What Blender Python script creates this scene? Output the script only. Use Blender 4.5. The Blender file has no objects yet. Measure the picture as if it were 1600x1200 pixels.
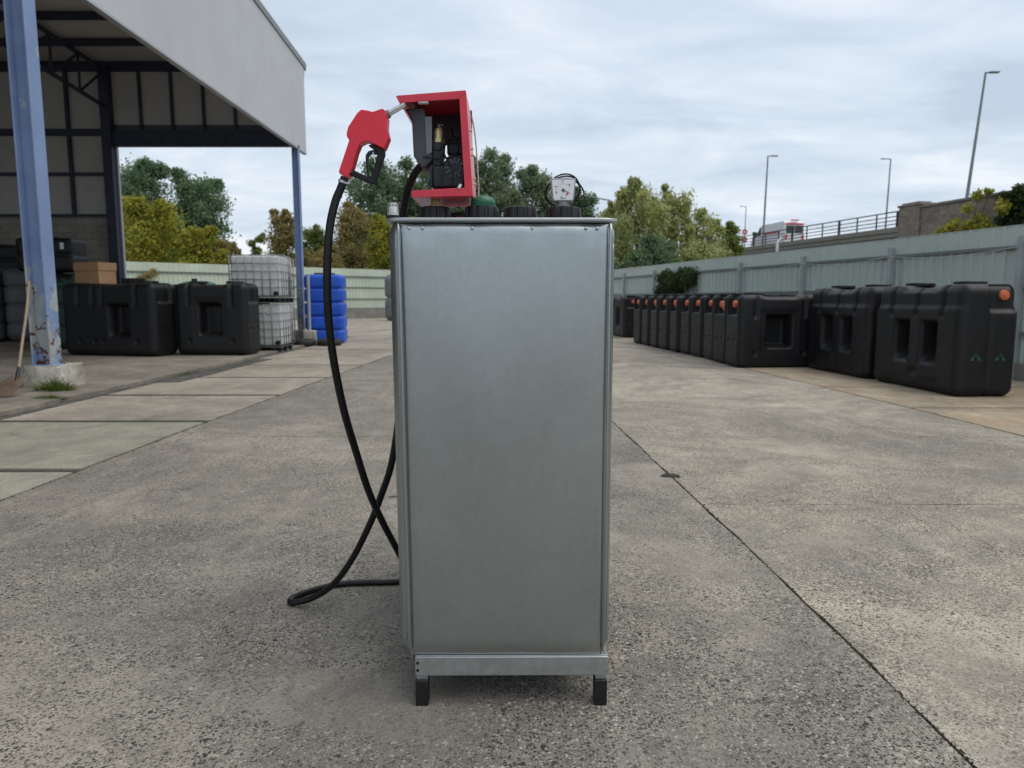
import bpy, math, random
import numpy as np
from mathutils import Vector, Matrix

random.seed(7)
rng = np.random.default_rng(11)
R = math.radians
SC = bpy.context.scene
COL = SC.collection

# ------------------------------------------------------------------ camera
cd = bpy.data.cameras.new('camera')
cd.sensor_width = 36.0
cd.lens = 36.0 * 1109.0 / 1600.0
cd.clip_start = 0.05
cd.clip_end = 3000.0
cd.dof.use_dof = True
cd.dof.focus_distance = 2.2
cd.dof.aperture_fstop = 5.0
cam = bpy.data.objects.new('camera', cd)
COL.objects.link(cam)
cam.location = (0, 0, 1.30)
cam.rotation_euler = (R(90 - 6.84), 0, 0)
SC.camera = cam

# ------------------------------------------------------------------ sky, sun, exposure
SUN_EL, SUN_AZ = 62.0, 105.0          # azimuth measured from +Y towards +X
w = bpy.data.worlds.new('World')
SC.world = w
w.use_nodes = True
nt = w.node_tree
nt.nodes.clear()
def wn(t, **kw):
    n = nt.nodes.new(t)
    for k, v in kw.items():
        setattr(n, k, v)
    return n
out = wn('ShaderNodeOutputWorld')
bg = wn('ShaderNodeBackground')
bg.inputs['Strength'].default_value = 0.1
sky = wn('ShaderNodeTexSky', sky_type='NISHITA', sun_disc=False)
sky.sun_elevation = R(SUN_EL)
sky.sun_rotation = R(SUN_AZ)
sky.air_density = 1.2
sky.dust_density = 2.0
tc = wn('ShaderNodeTexCoord')
sep = wn('ShaderNodeSeparateXYZ')
nt.links.new(tc.outputs['Generated'], sep.inputs[0])
def wmath(op, a, b=None):
    n = wn('ShaderNodeMath', operation=op)
    for i, v in enumerate((a, b)):
        if v is None:
            continue
        if isinstance(v, (int, float)):
            n.inputs[i].default_value = v
        else:
            nt.links.new(v, n.inputs[i])
    return n.outputs[0]
zc = wmath('ADD', wmath('MAXIMUM', sep.outputs['Z'], 0.0), 0.16)
comb = wn('ShaderNodeCombineXYZ')
nt.links.new(wmath('DIVIDE', sep.outputs['X'], zc), comb.inputs[0])
nt.links.new(wmath('DIVIDE', sep.outputs['Y'], zc), comb.inputs[1])
def cloud(scale, rot, stretch, detail, dist, rough=0.55):
    mp = wn('ShaderNodeMapping')
    mp.inputs['Rotation'].default_value = (0, 0, R(rot))
    mp.inputs['Scale'].default_value = (scale, scale * stretch, 1)
    nt.links.new(comb.outputs[0], mp.inputs[0])
    nz = wn('ShaderNodeTexNoise')
    nz.inputs['Scale'].default_value = 1.0
    nz.inputs['Detail'].default_value = detail
    nz.inputs['Roughness'].default_value = rough
    nz.inputs['Distortion'].default_value = dist
    nt.links.new(mp.outputs[0], nz.inputs['Vector'])
    return nz.outputs['Fac']
c1 = cloud(0.55, 12, 1.7, 5, 0.35, 0.5)
c2 = cloud(1.5, 24, 1.6, 7, 0.5, 0.58)
mixv = wmath('ADD', wmath('MULTIPLY', c1, 0.55), wmath('MULTIPLY', c2, 0.45))
ramp = wn('ShaderNodeValToRGB')
cr = ramp.color_ramp
cr.elements[0].position = 0.40
cr.elements[0].color = (0.440, 0.518, 0.618, 1)
cr.elements[1].position = 0.62
cr.elements[1].color = (0.735, 0.770, 0.820, 1)
e = cr.elements.new(0.52)
e.color = (0.580, 0.650, 0.738, 1)
nt.links.new(mixv, ramp.inputs[0])
sc10 = wn('ShaderNodeVectorMath', operation='SCALE')
sc10.inputs['Scale'].default_value = 10.0
nt.links.new(ramp.outputs[0], sc10.inputs[0])
mx = wn('ShaderNodeMix', data_type='RGBA')
mx.inputs['Factor'].default_value = 0.93
nt.links.new(sky.outputs[0], mx.inputs[6])
nt.links.new(sc10.outputs[0], mx.inputs[7])
nt.links.new(mx.outputs[2], bg.inputs['Color'])
nt.links.new(bg.outputs[0], out.inputs[0])

sl = bpy.data.lights.new('sun', 'SUN')
sl.energy = 1.35
sl.angle = R(60)
sl.color = (1.0, 0.91, 0.78)
sun = bpy.data.objects.new('sun', sl)
COL.objects.link(sun)
d = Vector((math.sin(R(SUN_AZ)) * math.cos(R(SUN_EL)), math.cos(R(SUN_AZ)) * math.cos(R(SUN_EL)), math.sin(R(SUN_EL))))
sun.rotation_euler = d.to_track_quat('Z', 'Y').to_euler()

SC.view_settings.view_transform = 'Standard'
SC.view_settings.look = 'None'
SC.view_settings.exposure = 0.36
SC.view_settings.gamma = 1.0
SC.view_settings.use_curve_mapping = False

# ================================================================== helpers
class NT:
    """small material builder"""
    def __init__(self, name):
        self.m = bpy.data.materials.new(name)
        self.m.use_nodes = True
        self.t = self.m.node_tree
        self.b = self.t.nodes['Principled BSDF']
    def n(self, t, **kw):
        x = self.t.nodes.new(t)
        for k, v in kw.items():
            setattr(x, k, v)
        return x
    def l(self, a, b):
        self.t.links.new(a, b)
    def pos(self, obj=False, scale=None):
        if obj:
            o = self.n('ShaderNodeTexCoord').outputs['Object']
        else:
            o = self.n('ShaderNodeNewGeometry').outputs['Position']
        if scale is not None:
            mp = self.n('ShaderNodeMapping')
            mp.inputs['Scale'].default_value = scale
            self.l(o, mp.inputs[0])
            o = mp.outputs[0]
        return o
    def noise(self, vec, scale, detail=3, rough=0.5, dist=0.0):
        x = self.n('ShaderNodeTexNoise')
        x.inputs['Scale'].default_value = scale
        x.inputs['Detail'].default_value = detail
        x.inputs['Roughness'].default_value = rough
        x.inputs['Distortion'].default_value = dist
        self.l(vec, x.inputs['Vector'])
        return x.outputs['Fac']
    def voro(self, vec, scale, feature='F1', out='Distance', rnd=1.0):
        x = self.n('ShaderNodeTexVoronoi', feature=feature)
        x.inputs['Scale'].default_value = scale
        x.inputs['Randomness'].default_value = rnd
        self.l(vec, x.inputs['Vector'])
        return x.outputs[out]
    def ramp(self, fac, stops, interp='LINEAR'):
        x = self.n('ShaderNodeValToRGB')
        r = x.color_ramp
        r.interpolation = interp
        while len(r.elements) < len(stops):
            r.elements.new(0.5)
        for el, (p, c) in zip(r.elements, stops):
            el.position = p
            if not hasattr(c, '__len__'):
                c = (c, c, c)
            el.color = (c[0], c[1], c[2], 1)
        self.l(fac, x.inputs[0])
        return x.outputs[0]
    def mix(self, fac, a, b, mode='MIX'):
        x = self.n('ShaderNodeMix', data_type='RGBA', blend_type=mode)
        for i, v in ((0, fac), (6, a), (7, b)):
            if hasattr(v, 'is_output') or hasattr(v, 'links'):
                self.l(v, x.inputs[i])
            elif i == 0:
                x.inputs[0].default_value = v
            else:
                x.inputs[i].default_value = (v[0], v[1], v[2], 1)
        return x.outputs[2]
    def math(self, op, a, b=0.0, c=None):
        x = self.n('ShaderNodeMath', operation=op)
        for i, v in enumerate((a, b, c)):
            if v is None:
                continue
            if isinstance(v, (int, float)):
                x.inputs[i].default_value = v
            else:
                self.l(v, x.inputs[i])
        return x.outputs[0]
    def bump(self, h, strength=0.3, dist=0.01):
        x = self.n('ShaderNodeBump')
        x.inputs['Strength'].default_value = strength
        x.inputs['Distance'].default_value = dist
        self.l(h, x.inputs['Height'])
        self.l(x.outputs[0], self.b.inputs['Normal'])
    def set(self, **kw):
        for k, v in kw.items():
            k = {'color': 'Base Color', 'rough': 'Roughness', 'metal': 'Metallic', 'spec': 'Specular IOR Level',
                 'trans': 'Transmission Weight', 'ior': 'IOR', 'coat': 'Coat Weight', 'alpha': 'Alpha'}[k]
            i = self.b.inputs[k]
            if hasattr(v, 'links'):
                self.l(v, i)
            elif k == 'Base Color':
                i.default_value = (v[0], v[1], v[2], 1)
            else:
                i.default_value = v
        return self.m

def worn(name, col, rough=0.5, metal=0.0, var=0.25, scale=3.0, bump=0.0, bscale=60, dirt=None, dirt_scale=1.5, spec=0.5, obj=False):
    """base colour with broad and fine variation, optional dirt film"""
    t = NT(name)
    v = t.pos(obj)
    f = t.noise(v, scale, 5, 0.6)
    lo = [c * (1 - var) for c in col]
    hi = [min(1, c * (1 + var)) for c in col]
    c = t.ramp(f, [(0.3, lo), (0.7, hi)])
    if dirt is not None:
        g = t.ramp(t.noise(v, dirt_scale, 6, 0.7), [(0.48, 0.0), (0.72, 0.75)])
        c = t.mix(g, c, dirt)
    rr = t.ramp(t.noise(v, scale * 4, 4), [(0.3, max(0.02, rough - 0.08)), (0.7, min(1, rough + 0.08))])
    t.set(color=c, metal=metal, rough=rr, spec=spec)
    if bump:
        t.bump(t.noise(v, bscale, 3), bump, 0.004)
    return t.m

class MB:
    """collects geometry for ONE mesh object"""
    def __init__(self):
        self.v = []
        self.f = []
    def add(self, vs, fs):
        o = len(self.v)
        self.v += [tuple(float(q) for q in p) for p in vs]
        self.f += [tuple(o + i for i in f) for f in fs]
        return self
    def box(self, c, s, rot=None):
        x, y, z = s[0] / 2, s[1] / 2, s[2] / 2
        vs = [Vector((a, b, g)) for g in (-z, z) for b in (-y, y) for a in (-x, x)]
        if rot is not None:
            m = rot if isinstance(rot, Matrix) else Matrix.Rotation(rot, 3, 'Z')
            vs = [m @ q for q in vs]
        vs = [q + Vector(c) for q in vs]
        return self.add(vs, [(0, 2, 3, 1), (4, 5, 7, 6), (0, 1, 5, 4), (2, 6, 7, 3), (0, 4, 6, 2), (1, 3, 7, 5)])
    def beam(self, a, b, sx, sz):
        """rectangular bar from a to b"""
        a, b = Vector(a), Vector(b)
        dr = b - a
        q = dr.to_track_quat('Y', 'Z').to_matrix()
        return self.box((a + b) / 2, (sx, dr.length, sz), q)
    def cyl(self, a, b, r0, r1=None, seg=16, cap=True):
        a, b = Vector(a), Vector(b)
        r1 = r0 if r1 is None else r1
        q = (b - a).to_track_quat('Z', 'Y').to_matrix()
        vs = []
        for p, r in ((a, r0), (b, r1)):
            for i in range(seg):
                t = 2 * math.pi * i / seg
                vs.append(p + q @ Vector((r * math.cos(t), r * math.sin(t), 0)))
        fs = [(i, (i + 1) % seg, seg + (i + 1) % seg, seg + i) for i in range(seg)]
        if cap:
            fs += [tuple(range(seg - 1, -1, -1)), tuple(range(seg, 2 * seg))]
        return self.add(vs, fs)
    def lathe(self, prof, seg=32, c=(0, 0, 0), lobes=0, amp=0.0, axis=None):
        vs = []
        for r, z in prof:
            for i in range(seg):
                t = 2 * math.pi * i / seg
                rr = r
                if lobes and r > 1e-4:
                    rr = r * (1 - amp * (1 if math.cos(lobes * t) > 0.55 else 0))
                p = Vector((rr * math.cos(t), rr * math.sin(t), z))
                if axis is not None:
                    p = axis @ p
                vs.append(p + Vector(c))
        fs = []
        for k in range(len(prof) - 1):
            for i in range(seg):
                j = (i + 1) % seg
                fs.append((k * seg + i, k * seg + j, (k + 1) * seg + j, (k + 1) * seg + i))
        fs.append(tuple(range(seg - 1, -1, -1)))
        fs.append(tuple((len(prof) - 1) * seg + i for i in range(seg)))
        return self.add(vs, fs)
    def tube(self, pts, r, seg=12, smooth=6, closed=False):
        P = [Vector(p) for p in pts]
        if smooth:
            Q = []
            n = len(P)
            for i in range(n if closed else n - 1):
                p0 = P[(i - 1) % n] if (i > 0 or closed) else P[0] * 2 - P[1]
                p1, p2 = P[i], P[(i + 1) % n]
                p3 = P[(i + 2) % n] if (i + 2 < n or closed) else P[-1] * 2 - P[-2]
                for k in range(smooth):
                    t = k / smooth
                    Q.append(0.5 * ((2 * p1) + (p2 - p0) * t + (2 * p0 - 5 * p1 + 4 * p2 - p3) * t * t + (3 * p1 - p0 - 3 * p2 + p3) * t ** 3))
            if not closed:
                Q.append(P[-1])
            P = Q
        n = len(P)
        vs = []
        up = Vector((0.3, 0.2, 1)).normalized()
        prev = None
        for i in range(n):
            if closed:
                tg = (P[(i + 1) % n] - P[i - 1]).normalized()
            else:
                tg = (P[min(i + 1, n - 1)] - P[max(i - 1, 0)]).normalized()
            if prev is None:
                a = tg.cross(up).normalized()
            else:
                a = (prev - tg * prev.dot(tg)).normalized()
            prev = a
            b = tg.cross(a)
            rr = r(i / (n - 1)) if callable(r) else r
            for k in range(seg):
                t = 2 * math.pi * k / seg
                vs.append(P[i] + a * (rr * math.cos(t)) + b * (rr * math.sin(t)))
        fs = []
        for i in range(n if closed else n - 1):
            j = (i + 1) % n
            for k in range(seg):
                l = (k + 1) % seg
                fs.append((i * seg + k, i * seg + l, j * seg + l, j * seg + k))
        if not closed:
            fs.append(tuple(range(seg - 1, -1, -1)))
            fs.append(tuple((n - 1) * seg + k for k in range(seg)))
        return self.add(vs, fs)
    def prism(self, poly, a, b, axis='y'):
        """polygon in the plane across 'axis', extruded from a to b"""
        def pt(p, t):
            return {'y': (p[0], t, p[1]), 'x': (t, p[0], p[1]), 'z': (p[0], p[1], t)}[axis]
        n = len(poly)
        vs = [pt(p, a) for p in poly] + [pt(p, b) for p in poly]
        fs = [(i, (i + 1) % n, n + (i + 1) % n, n + i) for i in range(n)]
        fs += [tuple(range(n - 1, -1, -1)), tuple(range(n, 2 * n))]
        return self.add(vs, fs)
    def mesh(self, name, mat, smooth=False):
        me = bpy.data.meshes.new(name)
        me.from_pydata(self.v, [], self.f)
        me.validate()
        import bmesh
        bm = bmesh.new()
        bm.from_mesh(me)
        bmesh.ops.recalc_face_normals(bm, faces=bm.faces)
        bm.to_mesh(me)
        bm.free()
        if mat is not None:
            me.materials.append(mat)
        if smooth is True:
            me.polygons.foreach_set('use_smooth', [True] * len(me.polygons))
        elif smooth:
            me.polygons.foreach_set('use_smooth', [True] * len(me.polygons))
            me.set_sharp_from_angle(angle=R(smooth))
        return me
    def build(self, name, mat, parent=None, smooth=False, bevel=0.0, seg=2, loc=None):
        o = bpy.data.objects.new(name, self.mesh(name, mat, smooth))
        COL.objects.link(o)
        if parent is not None:
            o.parent = parent
        if loc is not None:
            o.location = loc
        if bevel:
            m = o.modifiers.new('bevel', 'BEVEL')
            m.width = bevel
            m.segments = seg
            m.limit_method = 'ANGLE'
            m.angle_limit = R(35)
            m.harden_normals = False
            if not smooth:
                o.data.polygons.foreach_set('use_smooth', [True] * len(o.data.polygons))
                o.data.set_sharp_from_angle(angle=R(50))
        return o

def tag(o, label=None, cat=None, group=None, kind=None):
    if label: o['label'] = label
    if cat: o['category'] = cat
    if group: o['group'] = group
    if kind: o['kind'] = kind
    return o

def thing(name, label, cat, loc=(0, 0, 0), rz=0.0, group=None):
    o = bpy.data.objects.new(name, None)
    o.empty_display_size = 0.2
    COL.objects.link(o)
    o.location = loc
    o.rotation_euler = (0, 0, rz)
    return tag(o, label, cat, group)

def inst(src, parent, loc=(0, 0, 0), rot=None, scale=None):
    """linked copy of one mesh object under a parent"""
    c = src.copy()
    COL.objects.link(c)
    c.parent = parent
    c.location = loc
    if rot is not None: c.rotation_euler = rot
    if scale is not None: c.scale = scale
    return c

def copy_tree(o, parent=None):
    c = o.copy()
    COL.objects.link(c)
    c.parent = parent
    for ch in list(o.children):
        copy_tree(ch, c)
    return c

def sstep(a, b, x):
    t = np.clip((x - a) / (b - a), 0, 1)
    return t * t * (3 - 2 * t)

def rounded_grid(lx, ly, lz, r, step, deform=None):
    """dense rounded box standing on z=0; deform(p, n, half) moves numpy points"""
    h = np.array([lx, ly, lz]) / 2
    vs, fs, off = [], [], 0
    for ax in range(3):
        a, b = [(1, 2), (2, 0), (0, 1)][ax]
        na, nb = max(3, int(round(2 * h[a] / step))), max(3, int(round(2 * h[b] / step)))
        ua = np.linspace(-h[a], h[a], na + 1)
        ub = np.linspace(-h[b], h[b], nb + 1)
        for sg in (-1, 1):
            A, B = np.meshgrid(ua, ub, indexing='ij')
            p = np.zeros((A.size, 3))
            p[:, a] = A.ravel(); p[:, b] = B.ravel(); p[:, ax] = sg * h[ax]
            vs.append(p)
            idx = np.arange(A.size).reshape(A.shape) + off
            q = np.stack([idx[:-1, :-1], idx[1:, :-1], idx[1:, 1:], idx[:-1, 1:]], -1).reshape(-1, 4)
            if sg < 0:
                q = q[:, ::-1]
            fs.append(q)
            off += A.size
    p = np.concatenate(vs)
    f = np.concatenate(fs)
    key = np.round(p * 1e5).astype(np.int64)
    _, first, inv = np.unique(key, axis=0, return_index=True, return_inverse=True)
    p = p[first]
    f = inv.reshape(-1)[f]
    q = np.clip(p, -(h - r), h - r)
    dv = p - q
    ln = np.linalg.norm(dv, axis=1, keepdims=True)
    n = dv / np.maximum(ln, 1e-9)
    pos = q + r * n
    if deform is not None:
        pos = deform(pos, n, h)
    pos[:, 2] += h[2]
    return pos, f

def grid_mesh(name, pos, f, mat):
    me = bpy.data.meshes.new(name)
    me.from_pydata(pos.tolist(), [], f.tolist())
    me.materials.append(mat)
    me.polygons.foreach_set('use_smooth', [True] * len(me.polygons))
    return me

def obj_from(name, me, parent=None, loc=(0, 0, 0), rz=0.0):
    o = bpy.data.objects.new(name, me)
    COL.objects.link(o)
    o.parent = parent
    o.location = loc
    o.rotation_euler = (0, 0, rz)
    return o

# ================================================================== materials
def wobv(t, v):
    """position pushed about by noise, for ragged cell edges"""
    nz = t.n('ShaderNodeTexNoise')
    nz.inputs['Scale'].default_value = 2.2
    nz.inputs['Detail'].default_value = 8
    nz.inputs['Roughness'].default_value = 0.7
    t.l(v, nz.inputs['Vector'])
    sc = t.n('ShaderNodeVectorMath', operation='SCALE')
    sc.inputs['Scale'].default_value = 0.55
    t.l(nz.outputs['Color'], sc.inputs[0])
    ad = t.n('ShaderNodeVectorMath', operation='ADD')
    t.l(v, ad.inputs[0]); t.l(sc.outputs[0], ad.inputs[1])
    return ad.outputs[0]

def concrete(name, base, light, dark, speck=0.8, stain=None, scale=1.0, seed=0.0):
    t = NT(name)
    g = t.pos()
    mp = t.n('ShaderNodeMapping')
    mp.inputs['Location'].default_value = (seed * 13.7, seed * 7.1, 0)
    t.l(g, mp.inputs[0])
    v = mp.outputs[0]
    big = t.noise(v, 0.42 * scale, 9, 0.72, 0.9)
    mid = t.noise(v, 3.4 * scale, 8, 0.75, 0.6)
    c = t.ramp(big, [(0.40, dark), (0.50, base), (0.60, light)])
    m = t.ramp(mid, [(0.34, 0.76), (0.5, 1.0), (0.66, 1.20)])
    c = t.mix(0.9, c, m, 'MULTIPLY')
    if stain is not None:
        st = t.ramp(t.noise(v, 0.9, 9, 0.78, 1.6), [(0.50, 0.0), (0.64, 0.75)])
        c = t.mix(st, c, stain)
    # dusty wheel tracks and dark rubber smears, drawn out along the yard
    tr = t.n('ShaderNodeMapping')
    tr.inputs['Rotation'].default_value = (0, 0, R(14 + 9 * seed))
    tr.inputs['Scale'].default_value = (2.6, 0.22, 1)
    t.l(v, tr.inputs[0])
    trk = t.noise(tr.outputs[0], 1.0, 8, 0.72, 0.6)
    c = t.mix(t.ramp(trk, [(0.57, 0.0), (0.70, 0.55)]), c, [min(1, x * 1.22) for x in light])
    c = t.mix(t.ramp(trk, [(0.30, 0.45), (0.42, 0.0)]), c, [x * 0.70 for x in dark])
    # hairline cracking
    ck = t.ramp(t.voro(wobv(t, v), 0.55, 'DISTANCE_TO_EDGE'), [(0.0015, 1.0), (0.0045, 0.0)])
    ckm = t.ramp(t.noise(v, 0.7, 3), [(0.52, 0.0), (0.60, 0.8)])
    c = t.mix(t.math('MULTIPLY', ck, ckm), c, (0.055, 0.05, 0.042))
    # exposed aggregate: single stones of different tone bedded in pale cement, worn in patches
    patch = t.ramp(t.noise(v, 1.25, 8, 0.74, 0.7), [(0.38, 0.30), (0.56, 1.0)])
    wob = t.n('ShaderNodeVectorMath', operation='ADD')
    nz = t.n('ShaderNodeTexNoise')
    nz.inputs['Scale'].default_value = 90.0
    t.l(v, nz.inputs['Vector'])
    sc = t.n('ShaderNodeVectorMath', operation='SCALE')
    sc.inputs['Scale'].default_value = 0.010
    t.l(nz.outputs['Color'], sc.inputs[0])
    t.l(v, wob.inputs[0]); t.l(sc.outputs[0], wob.inputs[1])
    wv = wob.outputs[0]
    bd = [x * 0.12 for x in base]; bm = [x * 0.30 for x in base]
    lg = [min(1, x * 1.45) for x in light]
    def stones(scale_, p_dark, p_light, strength, core):
        nonlocal c
        cell = t.n('ShaderNodeSeparateXYZ')
        t.l(t.voro(wv, scale_, out='Color'), cell.inputs[0])
        inside = t.ramp(t.voro(wv, scale_), [(core * 0.75, 1.0), (core, 0.0)])
        isd = t.ramp(cell.outputs[0], [(p_dark - 0.02, 1.0), (p_dark, 0.0)])
        isl = t.ramp(cell.outputs[1], [(1 - p_light - 0.02, 0.0), (1 - p_light, 1.0)])
        tone = t.mix(cell.outputs[2], bd, bm)
        fd = t.math('MULTIPLY', t.math('MULTIPLY', inside, isd), t.math('MULTIPLY', patch, strength))
        fl = t.math('MULTIPLY', t.math('MULTIPLY', inside, isl), t.math('MULTIPLY', patch, strength * 0.7))
        c = t.mix(fl, c, lg)
        c = t.mix(fd, c, tone)
        return fd
    f1 = stones(82, 0.50, 0.22, speck, 0.50)
    f2 = stones(165, 0.42, 0.25, speck * 0.9, 0.55)
    f3 = stones(34, 0.10, 0.04, speck, 0.34)
    drip = t.ramp(t.voro(v, 1.1), [(0.02, 1.0), (0.06, 0.0)])
    c = t.mix(t.math('MULTIPLY', drip, 0.40), c, (0.07, 0.063, 0.054))
    t.set(color=c, rough=t.ramp(mid, [(0.3, 0.76), (0.7, 0.95)]), spec=0.22)
    h = t.math('SUBTRACT', t.math('MULTIPLY', t.noise(v, 80, 4, 0.6), 0.5), t.math('MAXIMUM', f1, f2))
    t.bump(h, 0.40, 0.004)
    return t.m

M = {}
M['yard'] = concrete('yard_concrete', (0.270, 0.246, 0.208), (0.342, 0.312, 0.264), (0.196, 0.181, 0.157), 1.0, seed=1)
M['yard_right'] = concrete('yard_concrete_pale', (0.342, 0.306, 0.248), (0.445, 0.400, 0.324), (0.232, 0.211, 0.179), 0.92, (0.215, 0.203, 0.183), seed=2)
M['strip_green'] = concrete('strip_concrete_mossy', (0.285, 0.274, 0.218), (0.345, 0.328, 0.266), (0.222, 0.216, 0.174), 0.3, (0.250, 0.246, 0.192), seed=3)
M['strip_tan'] = concrete('strip_concrete_tan', (0.315, 0.280, 0.230), (0.385, 0.342, 0.282), (0.240, 0.215, 0.180), 0.3, (0.250, 0.223, 0.188), seed=4)
M['right_tan'] = concrete('strip_concrete_ochre', (0.345, 0.282, 0.205), (0.430, 0.360, 0.264), (0.260, 0.220, 0.168), 0.3, (0.38, 0.270, 0.172), seed=5)
M['shed_floor'] = concrete('shed_floor_concrete', (0.265, 0.235, 0.195), (0.325, 0.290, 0.242), (0.185, 0.166, 0.140), 0.22, (0.17, 0.155, 0.135), seed=6)
M['joint'] = worn('joint_dirt', (0.045, 0.042, 0.034), 0.95, 0, 0.5, 12, 0.4, 80, (0.05, 0.06, 0.025), 5)
M['far_ground'] = worn('far_ground', (0.17, 0.165, 0.12), 0.95, 0, 0.4, 0.3)
M['footing'] = concrete('footing_concrete', (0.40, 0.375, 0.32), (0.56, 0.53, 0.47), (0.24, 0.23, 0.19), 0.35, (0.30, 0.29, 0.22), 2.5, seed=7)
M['drain'] = worn('wet_drain_dirt', (0.075, 0.072, 0.066), 0.8, 0, 0.45, 4, 0.4, 50, (0.16, 0.15, 0.13), 3)

def galvanised():
    t = NT('galvanised_steel')
    v = t.pos(True)
    f = t.noise(v, 1.6, 4, 0.55, 0.3)
    c = t.ramp(f, [(0.3, (0.395, 0.432, 0.440)), (0.7, (0.425, 0.462, 0.468))])
    fine = t.noise(t.pos(True, (9.0, 9.0, 1.0)), 9.0, 3, 0.6)
    c = t.mix(0.10, c, t.ramp(fine, [(0.3, 0.75), (0.7, 1.1)]), 'MULTIPLY')
    sp = t.n('ShaderNodeSeparateXYZ')
    t.l(t.voro(v, 55, out='Color'), sp.inputs[0])
    c = t.mix(0.07, c, t.ramp(sp.outputs[0], [(0.0, 0.45), (1.0, 1.25)]), 'MULTIPLY')
    smudge = t.ramp(t.noise(v, 3.2, 7, 0.72, 1.1), [(0.50, 0.0), (0.68, 1.0)])
    drip_ = t.ramp(t.noise(t.pos(True, (26, 26, 0.7)), 1.0, 5, 0.6), [(0.60, 0.0), (0.72, 1.0)])
    c = t.mix(t.math('MULTIPLY', drip_, 0.06), c, (0.30, 0.31, 0.30))
    mp2 = t.n('ShaderNodeMapping')
    mp2.inputs['Rotation'].default_value = (0, R(28), 0)
    mp2.inputs['Scale'].default_value = (1.2, 1.0, 95.0)
    t.l(v, mp2.inputs[0])
    scr = t.math('MULTIPLY', t.ramp(t.noise(mp2.outputs[0], 2.2, 2, 0.5), [(0.70, 0.0), (0.735, 1.0)]), smudge)
    c = t.mix(t.math('MULTIPLY', scr, 0.45), c, (0.62, 0.65, 0.66))
    r = t.math('ADD', t.ramp(t.noise(v, 6, 5, 0.65), [(0.3, 0.28), (0.7, 0.34)]), t.math('MULTIPLY', smudge, 0.055))
    t.set(color=c, rough=r, metal=0.92)
    t.bump(t.noise(v, 2.6, 2, 0.5), 0.05, 0.010)
    return t.m
M['galv'] = galvanised()
M['galv_rail'] = worn('galvanised_rail', (0.44, 0.47, 0.475), 0.42, 0.85, 0.10, 9, obj=True)
M['black_foot'] = worn('black_plastic_foot', (0.006, 0.006, 0.007), 0.5, 0, 0.3, 20, obj=True)
M['cap_black'] = worn('black_cap_plastic', (0.007, 0.0075, 0.009), 0.45, 0, 0.3, 30, spec=0.4, obj=True)
M['green_plastic'] = worn('green_plastic', (0.008, 0.125, 0.060), 0.35, 0, 0.15, 20, obj=True)
M['red_paint'] = worn('red_powder_coat', (0.62, 0.032, 0.060), 0.28, 0, 0.12, 10, obj=True)
M['red_rubber'] = worn('red_vinyl', (0.72, 0.018, 0.042), 0.26, 0, 0.08, 25, 0.05, 200, obj=True)
M['black_rubber'] = worn('black_rubber', (0.0055, 0.0055, 0.0065), 0.45, 0, 0.3, 30, 0.08, 150, spec=0.35, obj=True)
M['black_metal'] = worn('black_cast_metal', (0.017, 0.018, 0.023), 0.5, 0.2, 0.3, 40, 0.2, 220, obj=True)
M['dark_sheet'] = worn('dark_grey_sheet', (0.060, 0.064, 0.075), 0.5, 0.1, 0.2, 12, obj=True)
M['grey_sheet'] = worn('grey_sheet', (0.16, 0.165, 0.175), 0.45, 0.3, 0.15, 12, obj=True)
M['brass'] = worn('brass', (0.68, 0.62, 0.30), 0.32, 0.35, 0.12, 40, obj=True)
M['steel'] = worn('bright_steel', (0.55, 0.55, 0.56), 0.28, 0.95, 0.15, 40, obj=True)
M['white_face'] = worn('white_dial', (0.76, 0.77, 0.79), 0.3, 0, 0.03, 20, obj=True)
M['dial_frame'] = worn('grey_dial_frame', (0.30, 0.31, 0.34), 0.4, 0.1, 0.1, 20, obj=True)
M['dial_ink'] = worn('dial_ink', (0.06, 0.06, 0.08), 0.5, 0, 0.1, 20, obj=True)
M['dial_red'] = worn('dial_red', (0.60, 0.03, 0.06), 0.5, 0, 0.1, 20, obj=True)
t = NT('clear_plastic')
M['clear'] = t.set(color=(0.93, 0.94, 0.95), rough=0.08, trans=0.92, ior=1.46)

def black_poly():
    t = NT('black_polyethylene')
    v = t.pos(True)
    dust = t.ramp(t.noise(v, 2.2, 6, 0.7, 0.4), [(0.40, 0.0), (0.78, 0.42)])
    geo = t.n('ShaderNodeNewGeometry')
    sp = t.n('ShaderNodeSeparateXYZ')
    t.l(geo.outputs['Normal'], sp.inputs[0])
    upw = t.ramp(sp.outputs['Z'], [(0.35, 0.0), (0.95, 0.45)])
    dust = t.math('ADD', t.math('MULTIPLY', dust, 0.35), t.math('MULTIPLY', upw, t.noise(v, 6, 4, 0.7)))
    c = t.mix(dust, (0.0062, 0.0066, 0.0080), (0.050, 0.049, 0.049))
    t.set(color=c, rough=t.ramp(t.noise(v, 8, 4), [(0.3, 0.42), (0.7, 0.56)]), spec=0.36)
    t.bump(t.noise(v, 22, 4), 0.06, 0.01)
    return t.m
M['poly'] = black_poly()
M['poly_grey'] = worn('grey_polyethylene', (0.125, 0.130, 0.140), 0.5, 0, 0.2, 3, 0.05, 20, (0.13, 0.128, 0.12), 1.5, obj=True)
M['poly_blue'] = worn('blue_polyethylene', (0.008, 0.085, 0.56), 0.42, 0, 0.18, 3, 0.08, 14, (0.03, 0.12, 0.50), 2, obj=True)
M['poly_green'] = worn('dark_green_polyethylene', (0.012, 0.055, 0.045), 0.45, 0, 0.2, 3, obj=True)
M['poly_teal'] = worn('teal_lid_plastic', (0.06, 0.20, 0.165), 0.5, 0, 0.2, 8, obj=True)
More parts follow.
